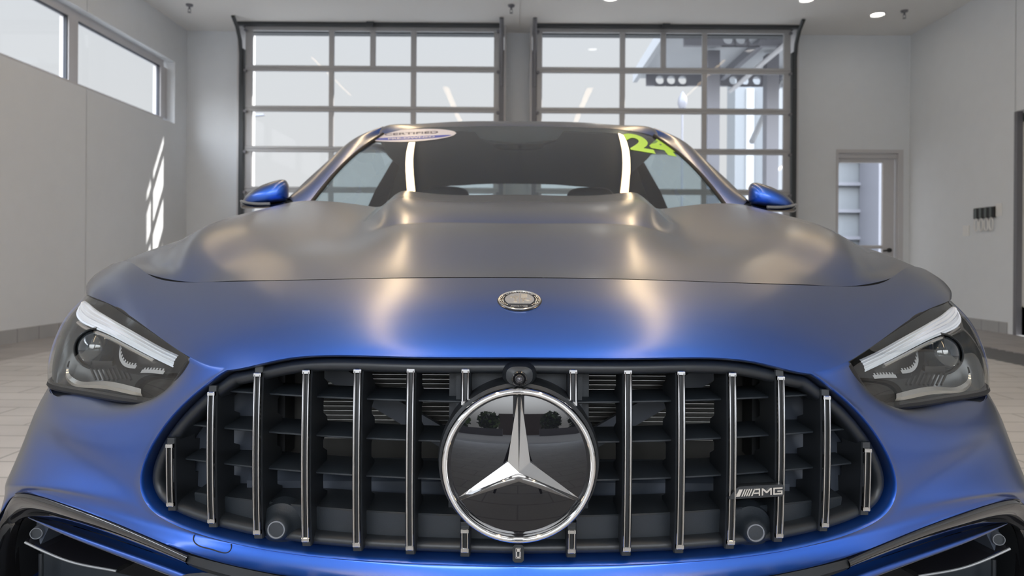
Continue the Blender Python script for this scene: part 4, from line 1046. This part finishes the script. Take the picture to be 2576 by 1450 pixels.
# ---- lower intakes: gloss frame, blade, cavity
Eo = [(1318, 1480, 1.215), (1312, 1340, 1.205), (1290, 1285, 1.19), (1262, 1249, 1.16), (1200, 1257, 1.128), (1137, 1278, 1.10), (1028, 1317, 1.065), (947, 1350, 1.043), (892, 1373, 1.025), (830, 1400, 1.006)]
Ei = [(1276, 1500, 1.25), (1284, 1420, 1.235), (1274, 1350, 1.225), (1254, 1318, 1.21), (1205, 1311, 1.18), (1143, 1323, 1.15), (1028, 1357, 1.11), (947, 1384, 1.083), (892, 1403, 1.06), (826, 1427, 1.035)]
def intake(sx):
    X = np.array((sx, 1, 1))
    a = curve([P(x_, y_ + 3, z_) for x_, y_, z_ in Eo], 60); b_ = curve([P(*p) for p in Ei], 60)
    R = [a + np.array((0, .012, 0)), a + np.array((0, .003, 0)), a * .85 + b_ * .15 + np.array((0, -.006, 0)), a * .55 + b_ * .45 + np.array((0, -.010, 0)), a * .2 + b_ * .8 + np.array((0, -.006, 0)), b_ + np.array((0, 0, 0)), b_ + np.array((0, .03, .004))]
    fr = MB().grid(surf(R, 3, 1) * X).build('intake_frame', M['gloss_black'], CAR, auto=50)
    # black lower strip continuing under the grille
    so = curve([P(830, 1402, 1.007), P(768, 1418, .987), P(602, 1453, .957), P(300, 1488, .932), P(0, 1503, .927)], 30)
    si = curve([P(826, 1429, 1.035), P(768, 1450, 1.0), P(602, 1490, .975), P(300, 1530, .95), P(0, 1545, .945)], 30)
    MB().grid(np.array([so + np.array((0, .01, 0)), so, (so + si) / 2 + np.array((0, -.008, 0)), si, si + np.array((0, .03, 0))]) * X).build('lower_strip', M['satin_black'], CAR)
    # painted blade
    t0 = curve([P(a1, b1, Y1) for a1, b1, Y1 in ((1236, 1308, 1.20), (1143, 1326, 1.165), (1028, 1360, 1.125), (892, 1406, 1.075), (800, 1438, 1.045), (700, 1475, 1.02))], 40)
    t1 = curve([P(a1, b1, Y1) for a1, b1, Y1 in ((1232, 1310, 1.19), (1143, 1345, 1.135), (1028, 1387, 1.095), (892, 1436, 1.05), (800, 1470, 1.02), (700, 1508, 1.0))], 40)
    t2 = curve([P(a1, b1, Y1) for a1, b1, Y1 in ((1230, 1313, 1.19), (1143, 1353, 1.135), (1028, 1397, 1.095), (892, 1448, 1.05), (800, 1483, 1.02), (700, 1522, 1.0))], 40)
    G_ = surf([t0, t0 * .4 + t1 * .6 + np.array((0, -.001, 0)), t1, t2, t2 + np.array((0, .03, -.006))], 3, 1)
    MB().grid(G_ * X).build('intake_blade', M['paint'], CAR, auto=50)
    # dark cavity
    cw = np.stack([b_ + np.array((0, .02, 0)), b_ + np.array((.012, .20, 0.004))]); MB().grid(cw * X).build('intake_cavity', M['dark'], CAR, smooth=False)
    MB().box(min(sx * .30, sx * .93), max(sx * .30, sx * .93), 1.40, 1.41, .12, .52).build('intake_back', M['dark'], CAR, smooth=False)
    pn = np.array([[P(1312, 1340, 1.205), Wp(.933, 1.30, .33), Wp(.932, 1.42, .32)], [Wp(.905, 1.205, .25), Wp(.93, 1.30, .25), Wp(.932, 1.42, .25)], [Wp(.89, 1.21, .15), Wp(.92, 1.30, .15), Wp(.925, 1.42, .15)]])
    MB().grid(surf(pn, 4, 4) * X).build('bumper_corner', M['paint'], CAR)
    # sensor block
    m = MB(); q = [(1243, 1318), (1225, 1325), (1180, 1338), (1196, 1378), (1220, 1368), (1240, 1345)]
    A = np.array([P(x_, y_, 1.22) for x_, y_ in q]); A[:, 1] += np.array((.04, .02, 0, -.005, .0, .03)); Bk = A + np.array((-.01, .07, 0)); n = len(q)
    sb = m.add(np.concatenate([A, Bk]) * X, [tuple(range(n)), tuple(range(2 * n - 1, n - 1, -1))] + [(i, n + i, n + (i + 1) % n, (i + 1) % n) for i in range(n)]).build('sensor_block', M['beam'], CAR, smooth=False)
    cc = P(1209, 1349, 1.216) * X
    MB().lathe([(.0098, .01), (.0098, -.004), (.0088, -.004), (.0086, .0)], cc, 'Y', 32, rot=Matrix.Rotation(sx * math.radians(-14), 3, 'Z')).build('sensor_ring', bpy.data.materials['sensor_grey'], sb)
    MB().lathe([(.0088, -.001), (.0, -.001)], cc, 'Y', 32, rot=Matrix.Rotation(sx * math.radians(-14), 3, 'Z')).build('sensor_face', M['vane'], sb)
    # horizontal fin with bright edge, and an upright
    u0 = curve([P(a1, b1, 1.21) for a1, b1 in ((1238, 1370), (1185, 1395), (1110, 1422), (1030, 1437), (1008, 1441))], 30)
    G_ = np.array([u0 + np.array((-.02, .09, 0)), u0 + np.array((0, .004, .003)), u0, u0 + np.array((0, 0, -.003)), u0 + np.array((0, .004, -.006)), u0 + np.array((-.02, .09, -.006))])
    MB().grid(G_ * X).build('intake_fin', M['gloss_black'], CAR, auto=50)
    MB().tube([p * X + np.array((0, -.001, -.0015)) for p in u0], .0022, 8).build('fin_edge', M['beam_gloss'], CAR)
    v0 = P(1198, 1400, 1.24); v1 = P(1198, 1460, 1.24)
    MB().tube([v0 * X, v1 * X], .004, 8).build('intake_upright', M['satin_black'], CAR)
    pl_ = curve([P(a1, b1, 1.27) for a1, b1 in ((1200, 1395), (1100, 1425), (1000, 1450), (880, 1470))], 12)
    MB().grid(np.array([pl_, pl_ + np.array((0, 0, -.12))]) * X).build('intake_mesh', M['vane'], CAR, smooth=False)
intake(-1); intake(1)
# chin below the intakes
ch = np.array([[P(0, 1545, .945), P(600, 1490, .975), P(830, 1450, 1.03), P(1100, 1560, 1.10), P(1290, 1560, 1.21)],
               [Wp(0, .92, .26), Wp(.35, .95, .26), Wp(.55, 1.0, .26), Wp(.75, 1.08, .26), Wp(.90, 1.21, .26)],
               [Wp(0, .95, .16), Wp(.35, .98, .16), Wp(.55, 1.03, .16), Wp(.75, 1.11, .16), Wp(.90, 1.25, .16)]])
MB().grid(surf(ch, 4, 6, 'v0'), mirror=True).build('chin_spoiler', M['satin_black'], CAR, weld=1e-5)

# tow eye cover seams on the left lower lip
sm = MB()
for pts in ([(816, 1347), (812, 1360), (800, 1368)],):
    pass
seam = [(-815, 1352), (-817, 1362), (-808, 1376), (-770, 1388), (-728, 1394), (-722, 1386), (-722, 1374)]
def on_bump(a, b):
    V = np.concatenate([GB.reshape(-1, 3), GN.reshape(-1, 3)]); pa = V[:, 0] / V[:, 1] * F; pb = HZ - (V[:, 2] - H) / V[:, 1] * F
    d = (pa - abs(a)) ** 2 + (pb - b) ** 2; k = np.argsort(d)[:5]; w = 1 / (d[k] + 2); Y = (V[k, 1] * w).sum() / w.sum()
    q = P(abs(a), b, Y - .0006); q[0] *= (1 if a > 0 else -1); return q
MB().tube(curve([on_bump(*p) for p in seam], 40), .0008, 6).build('tow_cover_seam', M['rubber'], CAR)

# ---- wings / body sides (behind what the photo shows, needed from the side)
def body_side(sx):
    X = np.array((sx, 1, 1)); st = []
    Ys = np.concatenate([np.linspace(1.42, 2.6, 40), np.linspace(2.65, 5.70, 70)])
    he = HOOD[:, -1]
    for Y in Ys:
        top = np.interp(Y, [1.42, 1.5, 1.75, 2.0, 2.33, 2.6, 4.4, 5.2, 5.7], [.60, .79, .84, .875, .935, 1.0, 1.04, 1.03, .95])
        xt = np.interp(Y, [1.42, 1.5, 1.72, 2.0, 2.33, 2.6, 4.4, 5.2, 5.7], [.905, .905, .905, .905, .905, .875, .85, .82, .70])
        if 1.5 <= Y <= 2.33:
            top = float(np.interp(Y, he[:, 1], he[:, 2])) - .002; xt = float(np.interp(Y, he[:, 1], he[:, 0])) + .0035
        elif 2.33 < Y < 2.6:
            w_ = (Y - 2.33) / .27; top = (he[-1, 2] - .002) * (1 - w_) + 1.0 * w_; xt = (he[-1, 0] + .0035) * (1 - w_) + .875 * w_
        zb = .22
        for yc in (1.83, 4.70):
            if abs(Y - yc) < .375: zb = max(zb, .34 + math.sqrt(.375 ** 2 - (Y - yc) ** 2))
        endt = sstep((Y - 5.0) / .7); xm = .935 - .16 * endt
        zb = min(zb, top - .03)
        st.append([(xt, Y, top), (min(xm, xt + .03), Y, top - (top - zb) * .12), (xm, Y, top - (top - zb) * .45), (xm, Y, zb + (top - zb) * .25), (xm - .015, Y, zb), (xm - .06, Y, zb)])
    G_ = surf(np.array(st), 1, 4)
    MB().grid(G_ * X, flip=sx < 0).build('body_side', M['paint'], CAR, auto=50)
body_side(-1); body_side(1)
for sx in (-1, 1):      # painted corner between bonnet, wing and windscreen pillar
    hr = HOOD[-1]; k0 = int(np.argmin(abs(hr[:, 0] - .72))); e0 = hr[k0:]; n_ = len(e0); w_ = np.linspace(0, 1, n_)[:, None]
    e1 = np.array((.74, 2.47, 1.0)) * (1 - w_) + np.array((.862, 2.60, 1.003)) * w_
    MB().grid(np.array([e0 + np.array((0, .002, -.004)), e0 * .5 + e1 * .5 + np.array((0, 0, .004)), e1]) * np.array((sx, 1, 1))).build('cowl_corner', M['paint'], CAR)
rear = np.array([[(0, 4.95, 1.06), (.4, 4.95, 1.06), (.80, 4.95, 1.03)], [(0, 5.4, 1.06), (.4, 5.4, 1.05), (.78, 5.35, 1.0)], [(0, 5.72, 1.02), (.4, 5.70, 1.01), (.72, 5.62, .95)], [(0, 5.78, .75), (.4, 5.76, .75), (.76, 5.66, .72)], [(0, 5.74, .3), (.4, 5.72, .3), (.76, 5.64, .3)]])
MB().grid(surf(rear, 6, 8, 'v0'), mirror=True).build('boot', M['paint'], CAR, weld=1e-5)
MB().box(-.85, .85, 1.5, 5.6, .17, .22).build('underbody', M['dark'], CAR, smooth=False)
def wheel(sx, Y):
    c_ = (sx * .80, Y, .34)
    root = MB().lathe([(.235, -.11), (.33, -.115), (.345, -.09), (.345, .09), (.33, .115), (.235, .11)], c_, 'X', 48).build('wheel', M['tyre'], CAR)
    m = MB(); m.lathe([(.235, .105), (.225, .09), (.22, -.09)], c_, 'X', 48)
    m.lathe([(.0, .085), (.05, .085), (.06, .06)], c_, 'X', 24)
    for k in range(10):
        a = k * math.pi / 5
        for d in (-.10, .10):
            m.tube([(c_[0] + sx * .07, c_[1] + .05 * math.cos(a), c_[2] + .05 * math.sin(a)), (c_[0] + sx * .085, c_[1] + .225 * math.cos(a + d), c_[2] + .225 * math.sin(a + d))], .010, 6)
    m.build('rim', M['rim'], root, auto=40)
    MB().lathe([(.0, .0), (.19, .0), (.19, -.02)], c_, 'X', 40).build('brake_disc', M['alu'], root)
for sx in (-1, 1):
    for Y in (1.83, 4.70): wheel(sx, Y)

# ---- windscreen
wb = [Wp(0, 2.20, .978), Wp(.25, 2.215, .972), Wp(.50, 2.28, .968), Wp(.74, 2.42, .985)]
wt = [P(0, 318, 2.93), P(170, 320, 2.94), P(270, 326, 2.965), P(341, 341, 3.0)]
wm = []
for s in (.33, .66):
    wm.append([a * (1 - s) + b_ * s + np.array((0, -.010, .020)) * (4 * s * (1 - s)) + np.array((.008 * (k / 3) * 4 * s * (1 - s), 0, 0)) for k, (a, b_) in enumerate(zip(wb, wt))])
GW = surf([wb] + wm + [wt], 8, 10, 'v0')
ws = MB().grid(GW, mirror=True).build('windscreen', M['windshield'], CAR, weld=1e-5, auto=80)
def wsp(a, b, off=.002):
    """point on the outer face of the windscreen seen at (a, b)"""
    V = GW.reshape(-1, 3); pa = V[:, 0] / V[:, 1] * F; pb = HZ - (V[:, 2] - H) / V[:, 1] * F
    d = (pa - abs(a)) ** 2 + (pb - b) ** 2; k = np.argsort(d)[:8]; w = 1 / (d[k] + 3)
    A = np.stack([pa[k], pb[k], np.ones(len(k))], 1); Wt = np.diag(w); c_ = np.linalg.lstsq(Wt @ A, w * V[k, 1], rcond=None)[0]
    Y = c_[0] * abs(a) + c_[1] * b + c_[2]
    q = P(abs(a), b, Y * (1 - off)); q[0] *= (1 if a >= 0 else -1); return q
# printed band at the top of the glass
bt = [wsp(a, b + 1, -.002) for a, b in zip(np.linspace(0, 330, 24), np.interp(np.linspace(0, 330, 24), [0, 170, 270, 341], [318, 320, 326, 341]))]
bbm = [wsp(a, b, -.002) for a, b in zip(np.linspace(0, 322, 24), np.interp(np.linspace(0, 322, 24), [0, 95, 110, 250, 322], [360, 352, 330, 334, 348]))]
MB().grid(np.array([bt, bbm]), mirror=True).build('sunshade_band', M['housing_dark'], CAR, weld=1e-5)
# rain sensor / camera housing behind the glass
m = MB(); pol = [(-95, 322), (95, 322), (95, 350), (60, 362), (-60, 362), (-95, 346)]
A = np.array([wsp(a, b, -.008) for a, b in pol]); n = len(pol); Bk = A + np.array((0, .06, .0))
m.add(np.concatenate([A, Bk]), [tuple(range(n))] + [(i, n + i, n + (i + 1) % n, (i + 1) % n) for i in range(n)]).build('sensor_housing', M['cabin'], CAR, smooth=False)
m = MB()
for cxp in (-54, 54):
    pol = [(cxp - 22, 349), (cxp + 22, 349), (cxp + 9, 338), (cxp - 9, 338)]
    MB().add([wsp(a, b, -.004) for a, b in pol], [(0, 1, 2, 3)])\
        .build('sensor_window', M['sensor_pale'], CAR, smooth=False)

# ---- A pillars
pin = [wt[3], *[r[3] for r in wm[::-1]], wb[3]]
pin = curve([GW[-1, -1], GW[-9, -1], GW[8, -1], GW[0, -1]], 30)
po_ = curve([P(340, 323.5, 3.12), P(403, 347, 3.0), P(463, 392, 2.84), P(543, 467, 2.63), P(583, 505, 2.52)], 30)
pb_ = curve([Wp(.625, 3.30, 1.375), Wp(.70, 3.0, 1.31), Wp(.765, 2.8, 1.20), Wp(.82, 2.62, 1.08), Wp(.85, 2.55, 1.0)], 30)
for sx in (-1, 1):
    X = np.array((sx, 1, 1))
    mid = pin * .45 + po_ * .55 + np.array((.0, -.012, .008)) * sstep(np.linspace(0, 3.0, 30))[:, None]
    R = surf([pin, mid, po_, pb_, pb_ + np.array((-.03, .02, 0))], 4, 1)
    MB().grid(R * X).build('a_pillar', M['paint'], CAR, auto=60)
    # black seal beside the glass
    MB().tube([p * X + np.array((0, -.004, .002)) for p in pin], .007, 8).build('windscreen_seal', M['rubber'], CAR)

# ---- roof
rf = [
    [wt[0], P(170, 320, 2.94), P(270, 326, 2.965), P(341, 341, 3.0), Wp(.605, 3.02, 1.345)],
    [P(0, 308, 3.0), P(170, 311, 3.01), P(265, 317, 3.02), P(345, 328, 3.05), Wp(.625, 3.12, 1.372)],
    [P(0, 305.5, 3.1), P(170, 308, 3.1), P(265, 314, 3.1), P(338, 322, 3.13), Wp(.645, 3.25, 1.372)],
    [Wp(0, 3.6, 1.435), Wp(.30, 3.6, 1.43), Wp(.46, 3.6, 1.418), Wp(.58, 3.6, 1.395), Wp(.65, 3.6, 1.35)],
    [Wp(0, 4.1, 1.405), Wp(.28, 4.1, 1.40), Wp(.43, 4.1, 1.388), Wp(.55, 4.1, 1.365), Wp(.64, 4.1, 1.31)],
    [Wp(0, 4.5, 1.345), Wp(.27, 4.5, 1.34), Wp(.41, 4.5, 1.33), Wp(.54, 4.5, 1.305), Wp(.66, 4.5, 1.22)],
]
GR = surf(rf, 8, 8, 'v0')
MB().grid(GR, mirror=True).build('roof', M['paint'], CAR, weld=1e-5, auto=60)
hl = GR[6:].copy(); hl[..., 2] -= .035; hl[..., 0] *= .97
MB().grid(hl, mirror=True).build('headliner', M['headliner'], CAR, weld=1e-5)
# side glass, rear quarter, rear screen
for sx in (-1, 1):
    X = np.array((sx, 1, 1))
    top = curve([Wp(.85, 2.58, 1.02), Wp(.765, 2.83, 1.18), Wp(.70, 3.05, 1.29), Wp(.655, 3.35, 1.345), Wp(.645, 3.62, 1.345)], 20)
    bot = curve([Wp(.875, 2.60, 1.0), Wp(.875, 2.9, 1.01), Wp(.87, 3.2, 1.02), Wp(.865, 3.5, 1.03), Wp(.86, 3.85, 1.035)], 20)
    MB().grid(np.array([top, (top + bot) / 2 + np.array((.012, 0, 0)), bot]) * X).build('side_window', M['sideglass'], CAR)
    tq = curve([Wp(.645, 3.62, 1.345), Wp(.645, 3.95, 1.325), Wp(.66, 4.3, 1.26), Wp(.70, 4.65, 1.16), Wp(.76, 4.95, 1.06)], 20)
    bq = curve([Wp(.86, 3.85, 1.035), Wp(.855, 4.1, 1.04), Wp(.85, 4.4, 1.045), Wp(.83, 4.7, 1.04), Wp(.80, 4.95, 1.03)], 20)
    MB().grid(np.array([tq, (tq + bq) / 2 + np.array((.012, 0, 0)), bq]) * X).build('rear_quarter', M['gloss_black'], CAR)
    # cant rail trim
    tr = curve([Wp(.855, 2.56, 1.01), Wp(.77, 2.83, 1.19), Wp(.705, 3.05, 1.30), Wp(.66, 3.35, 1.357), Wp(.65, 3.62, 1.357), Wp(.65, 3.95, 1.337), Wp(.668, 4.3, 1.27), Wp(.71, 4.65, 1.165), Wp(.77, 4.95, 1.06)], 60)
    MB().tube([p * X for p in tr], .016, 8).build('cant_rail', M['paint'], CAR)
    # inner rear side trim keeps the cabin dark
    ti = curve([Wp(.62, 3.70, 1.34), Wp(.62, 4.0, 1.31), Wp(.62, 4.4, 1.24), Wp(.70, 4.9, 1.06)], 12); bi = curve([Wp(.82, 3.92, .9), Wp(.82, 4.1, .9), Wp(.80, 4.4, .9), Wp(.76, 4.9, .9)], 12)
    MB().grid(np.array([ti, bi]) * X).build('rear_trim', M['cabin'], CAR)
rs = np.array([[(0, 4.5, 1.34), (.27, 4.5, 1.335), (.60, 4.5, 1.25)], [(0, 4.75, 1.215), (.32, 4.75, 1.21), (.66, 4.72, 1.13)], [(0, 4.98, 1.065), (.4, 4.98, 1.06), (.78, 4.95, 1.035)]])
MB().grid(surf(rs, 6, 6, 'v0'), mirror=True).build('rear_screen', M['sideglass'], CAR, weld=1e-5)

# ---- cabin
db = np.array([[(0, 2.26, .955), (.4, 2.28, .955), (.74, 2.44, .955)], [(0, 2.6, .985), (.4, 2.6, .985), (.80, 2.65, .975)], [(0, 2.95, .99), (.4, 2.95, 1.0), (.82, 2.95, .98)], [(0, 3.0, .85), (.4, 3.0, .85), (.84, 3.0, .85)]])
MB().grid(surf(db, 6, 6, 'v0'), mirror=True).build('dashboard', M['cabin'], CAR, weld=1e-5)
def rbox(c_, s_, e=.35, n=16):
    """superellipsoid cushion"""
    v = []; f = []
    for i in range(n + 1):
        ph = -math.pi / 2 + math.pi * i / n
        for k in range(2 * n):
            th_ = math.pi * k / n; cp, sp_, ct, stt = math.cos(ph), math.sin(ph), math.cos(th_), math.sin(th_)
            g = lambda w: math.copysign(abs(w) ** e, w)
            v.append((c_[0] + s_[0] * g(cp) * g(ct), c_[1] + s_[1] * g(cp) * g(stt), c_[2] + s_[2] * g(sp_)))
    for i in range(n):
        for k in range(2 * n): f.append((i * 2 * n + k, i * 2 * n + (k + 1) % (2 * n), (i + 1) * 2 * n + (k + 1) % (2 * n), (i + 1) * 2 * n + k))
    return v, f
for sx in (-1, 1):
    st_ = MB().add(*rbox((sx * .38, 3.62, .80), (.25, .10, .28))).build('front_seat', M['seat'], CAR)
    MB().add(*rbox((sx * .38, 3.40, .52), (.26, .28, .10))).build('seat_cushion', M['seat'], st_)
    MB().add(*rbox((sx * .38, 3.68, 1.13), (.125, .06, .075), .6)).build('headrest', M['seat'], st_)
    MB().add(*rbox((sx * .33, 4.40, 1.08), (.13, .06, .06), .7)).build('rear_headrest', M['seat'], CAR)
MB().add(*rbox((0, 4.42, .82), (.60, .10, .20))).build('rear_seat', M['seat'], CAR)
MB().box(-.8, .8, 2.4, 4.9, .25, .45).build('cabin_floor', M['cabin'], CAR, smooth=False)
MB().box(-.78, .78, 4.5, 4.95, .98, 1.0).build('parcel_shelf', M['cabin'], CAR, smooth=False)
for sx in (-1, 1):
    MB().box(sx * .86 - .01, sx * .86 + .01, 2.5, 4.9, .25, 1.0).build('door_inner', M['cabin'], CAR, smooth=False)
# steering wheel (right in the photo)
sw = [(.38 + .18 * math.cos(a), 2.98 + .05 * math.sin(a), .93 + .17 * math.sin(a)) for a in np.linspace(0, 2 * math.pi, 40)[:-1]]
MB().tube(sw, .014, 8, closed=True).build('steering_wheel', M['cabin'], CAR)
# interior mirror
MB().add(*rbox((0.0, 2.92, 1.315), (.11, .018, .032), .6)).build('interior_mirror', M['cabin'], CAR)

# ---- windscreen stickers (things stuck on the glass)
def dashed(a, b, off): q = wsp(a, b, off); return q
def ell(ca, cb, ra, rb_, tilt, n=40):
    return [(ca + ra * math.cos(t) * 1.0, cb + rb_ * math.sin(t) - math.tan(tilt) * ra * math.cos(t)) for t in np.linspace(0, 2 * math.pi, n + 1)[:-1]]
stk = thing('oval_sticker', 'white oval sticker with blue band at the windscreen top left corner', 'sticker', tuple(np.array((-268 * 3.0 / F, 3.0, 1.33))))
def stickmesh(name, polys, m, off, parent):
    mb_ = MB(); L_ = np.array(parent.location) - np.array((CAR_LOC[0], 0, 0))
    for p in polys:
        v = [wsp(a, b, off) - L_ for a, b in p]; cx_ = np.mean(v, axis=0); n = len(v)
        mb_.add(v, [tuple(range(n))])
    return mb_.build(name, m, parent, smooth=False)
tl = math.radians(3.2)
def xy(u, v_): """sticker space -> px"""; return (-270 + 113 * u, 344.5 - 15.5 * v_ - math.tan(tl) * 113 * u * 1.0 - 2)
def disc(fn, m, name, off):
    """sheet that follows the glass: rows across, each from edge to edge"""
    L_ = np.array(stk.location) - np.array((CAR_LOC[0], 0, 0)); R = []
    for u in np.linspace(-1, 1, 41):
        lo_, hi_ = fn(max(-.9995, min(.9995, u))); R.append([wsp(*xy(u, lo_ + (hi_ - lo_) * k / 6), off) - L_ for k in range(7)])
    return MB().grid(np.array(R)).build(name, m, stk, smooth=False)
disc(lambda u: (-math.sqrt(1 - u * u), math.sqrt(1 - u * u)), M['stick_white'], 'sticker_base', .0022)
disc(lambda u: (-.25 - .42 * math.sqrt(max(0, 1 - (u / .88) ** 2)) if abs(u) < .88 else -.25, -.25 + .10 * math.sqrt(max(0, 1 - (u / .88) ** 2)) if abs(u) < .88 else -.25), M['stick_blue'], 'blue_band', .0030)
def text_on(s, u0, v0, size, ysc, m, name, off, parent, bold=.0):
    mb_ = MB(); L_ = np.array(parent.location) - np.array((CAR_LOC[0], 0, 0)); v, f = text_verts(s, size, 0, offset=bold)
    vv = [wsp(*xy(u0 + x, v0 + y * ysc), off) - L_ for x, y, z in v]; mb_.add(vv, f); return mb_.build(name, m, parent, smooth=False)
text_on('CERTIFIED', 0, .32, .26, 1.9, M['stick_dark'], 'sticker_text', .0036, stk, .005)
text_on('PRE-OWNED', 0, -.38, .18, 1.9, M['stick_white'], 'sticker_text', .0042, stk, .005)
ys = thing('year_sticker', 'lime green number 24 sticker at the windscreen top right corner', 'sticker', (321 * 3.0 / F, 3.0, 1.33))
L_ = np.array(ys.location) - np.array((CAR_LOC[0], 0, 0))
for ch_, (ca, cb, w_, h_, sh) in (('2', (302, 358, 66, 44, .35)), ('4', (357, 366, 66, 44, .55))):
    v, f = text_verts(ch_, 1.0, 0, offset=.045)
    xs_ = [p[0] for p in v]; ysv = [p[1] for p in v]; mx_, my_ = (min(xs_) + max(xs_)) / 2, (min(ysv) + max(ysv)) / 2; sx_, sy_ = max(xs_) - min(xs_), max(ysv) - min(ysv)
    vv = []
    for x, y, z in v:
        u_, w2 = (x - mx_) / sx_, (y - my_) / sy_
        a_ = ca + u_ * w_ * .95 - w2 * w_ * sh; b_ = cb - w2 * h_ + u_ * 10; vv.append(wsp(a_, b_, .0025) - L_)
    MB().add(vv, f).build('digit_' + {'2': 'two', '4': 'four'}[ch_], M['green'], ys, smooth=False)

# ---- exterior mirrors
def wing_mirror(sx):
    X = np.array((sx, 1, 1))
    # silhouette stations from the stalk end to the tip: (a, b_top, b_bottom, depth)
    stn = [(578, 470, 505, .02), (585, 458, 512, .05), (600, 456, 514, .075), (620, 461, 517, .085), (645, 470, 520, .085), (668, 483, 521, .075), (686, 498, 521, .05), (694, 510, 520, .02)]
    R = []
    for a, bt_, bb__, d in stn:
        r = []
        for k in range(20):
            t = 2 * math.pi * k / 20; cb_ = (bt_ + bb__) / 2; hb = (bb__ - bt_) / 2
            e_ = .75; r.append(P(a, cb_ - hb * math.copysign(abs(math.sin(t)) ** e_, math.sin(t)), 2.52 - d * math.copysign(abs(math.cos(t)) ** e_, math.cos(t))))
        R.append(r + [r[0]])
    G_ = surf(np.array(R), 3, 1)
    root = MB().grid(G_ * X).build('wing_mirror', M['paint'], CAR, auto=80, weld=1e-5)
    stn = [(585, 506, 524, .045), (600, 513, 527, .065), (640, 519, 530, .07), (675, 519, 530, .06), (695, 512, 529, .03), (699, 516, 524, .01)]
    R = []
    for a, bt_, bb__, d in stn:
        r = [P(a, (bt_ + bb__) / 2 - (bb__ - bt_) / 2 * math.sin(2 * math.pi * k / 16), 2.52 - d * math.cos(2 * math.pi * k / 16)) for k in range(16)]; R.append(r + [r[0]])
    MB().grid(surf(np.array(R), 3, 1) * X).build('mirror_base', M['gloss_black'], root, auto=80)
    g = curve([P(a, b, Y) for a, b, Y in ((625, 517, 2.44), (660, 517, 2.445), (690, 513, 2.48), (697, 511, 2.52))], 16)
    MB().tube([p * X for p in g], .005, 8).build('indicator_strip', M['beam_gloss'], root)
    MB().tube([P(590, 515, 2.52) * X, P(560, 520, 2.52) * X, P(540, 525, 2.52) * X], .02, 10).build('mirror_stalk', M['satin_black'], root)
wing_mirror(-1); wing_mirror(1)
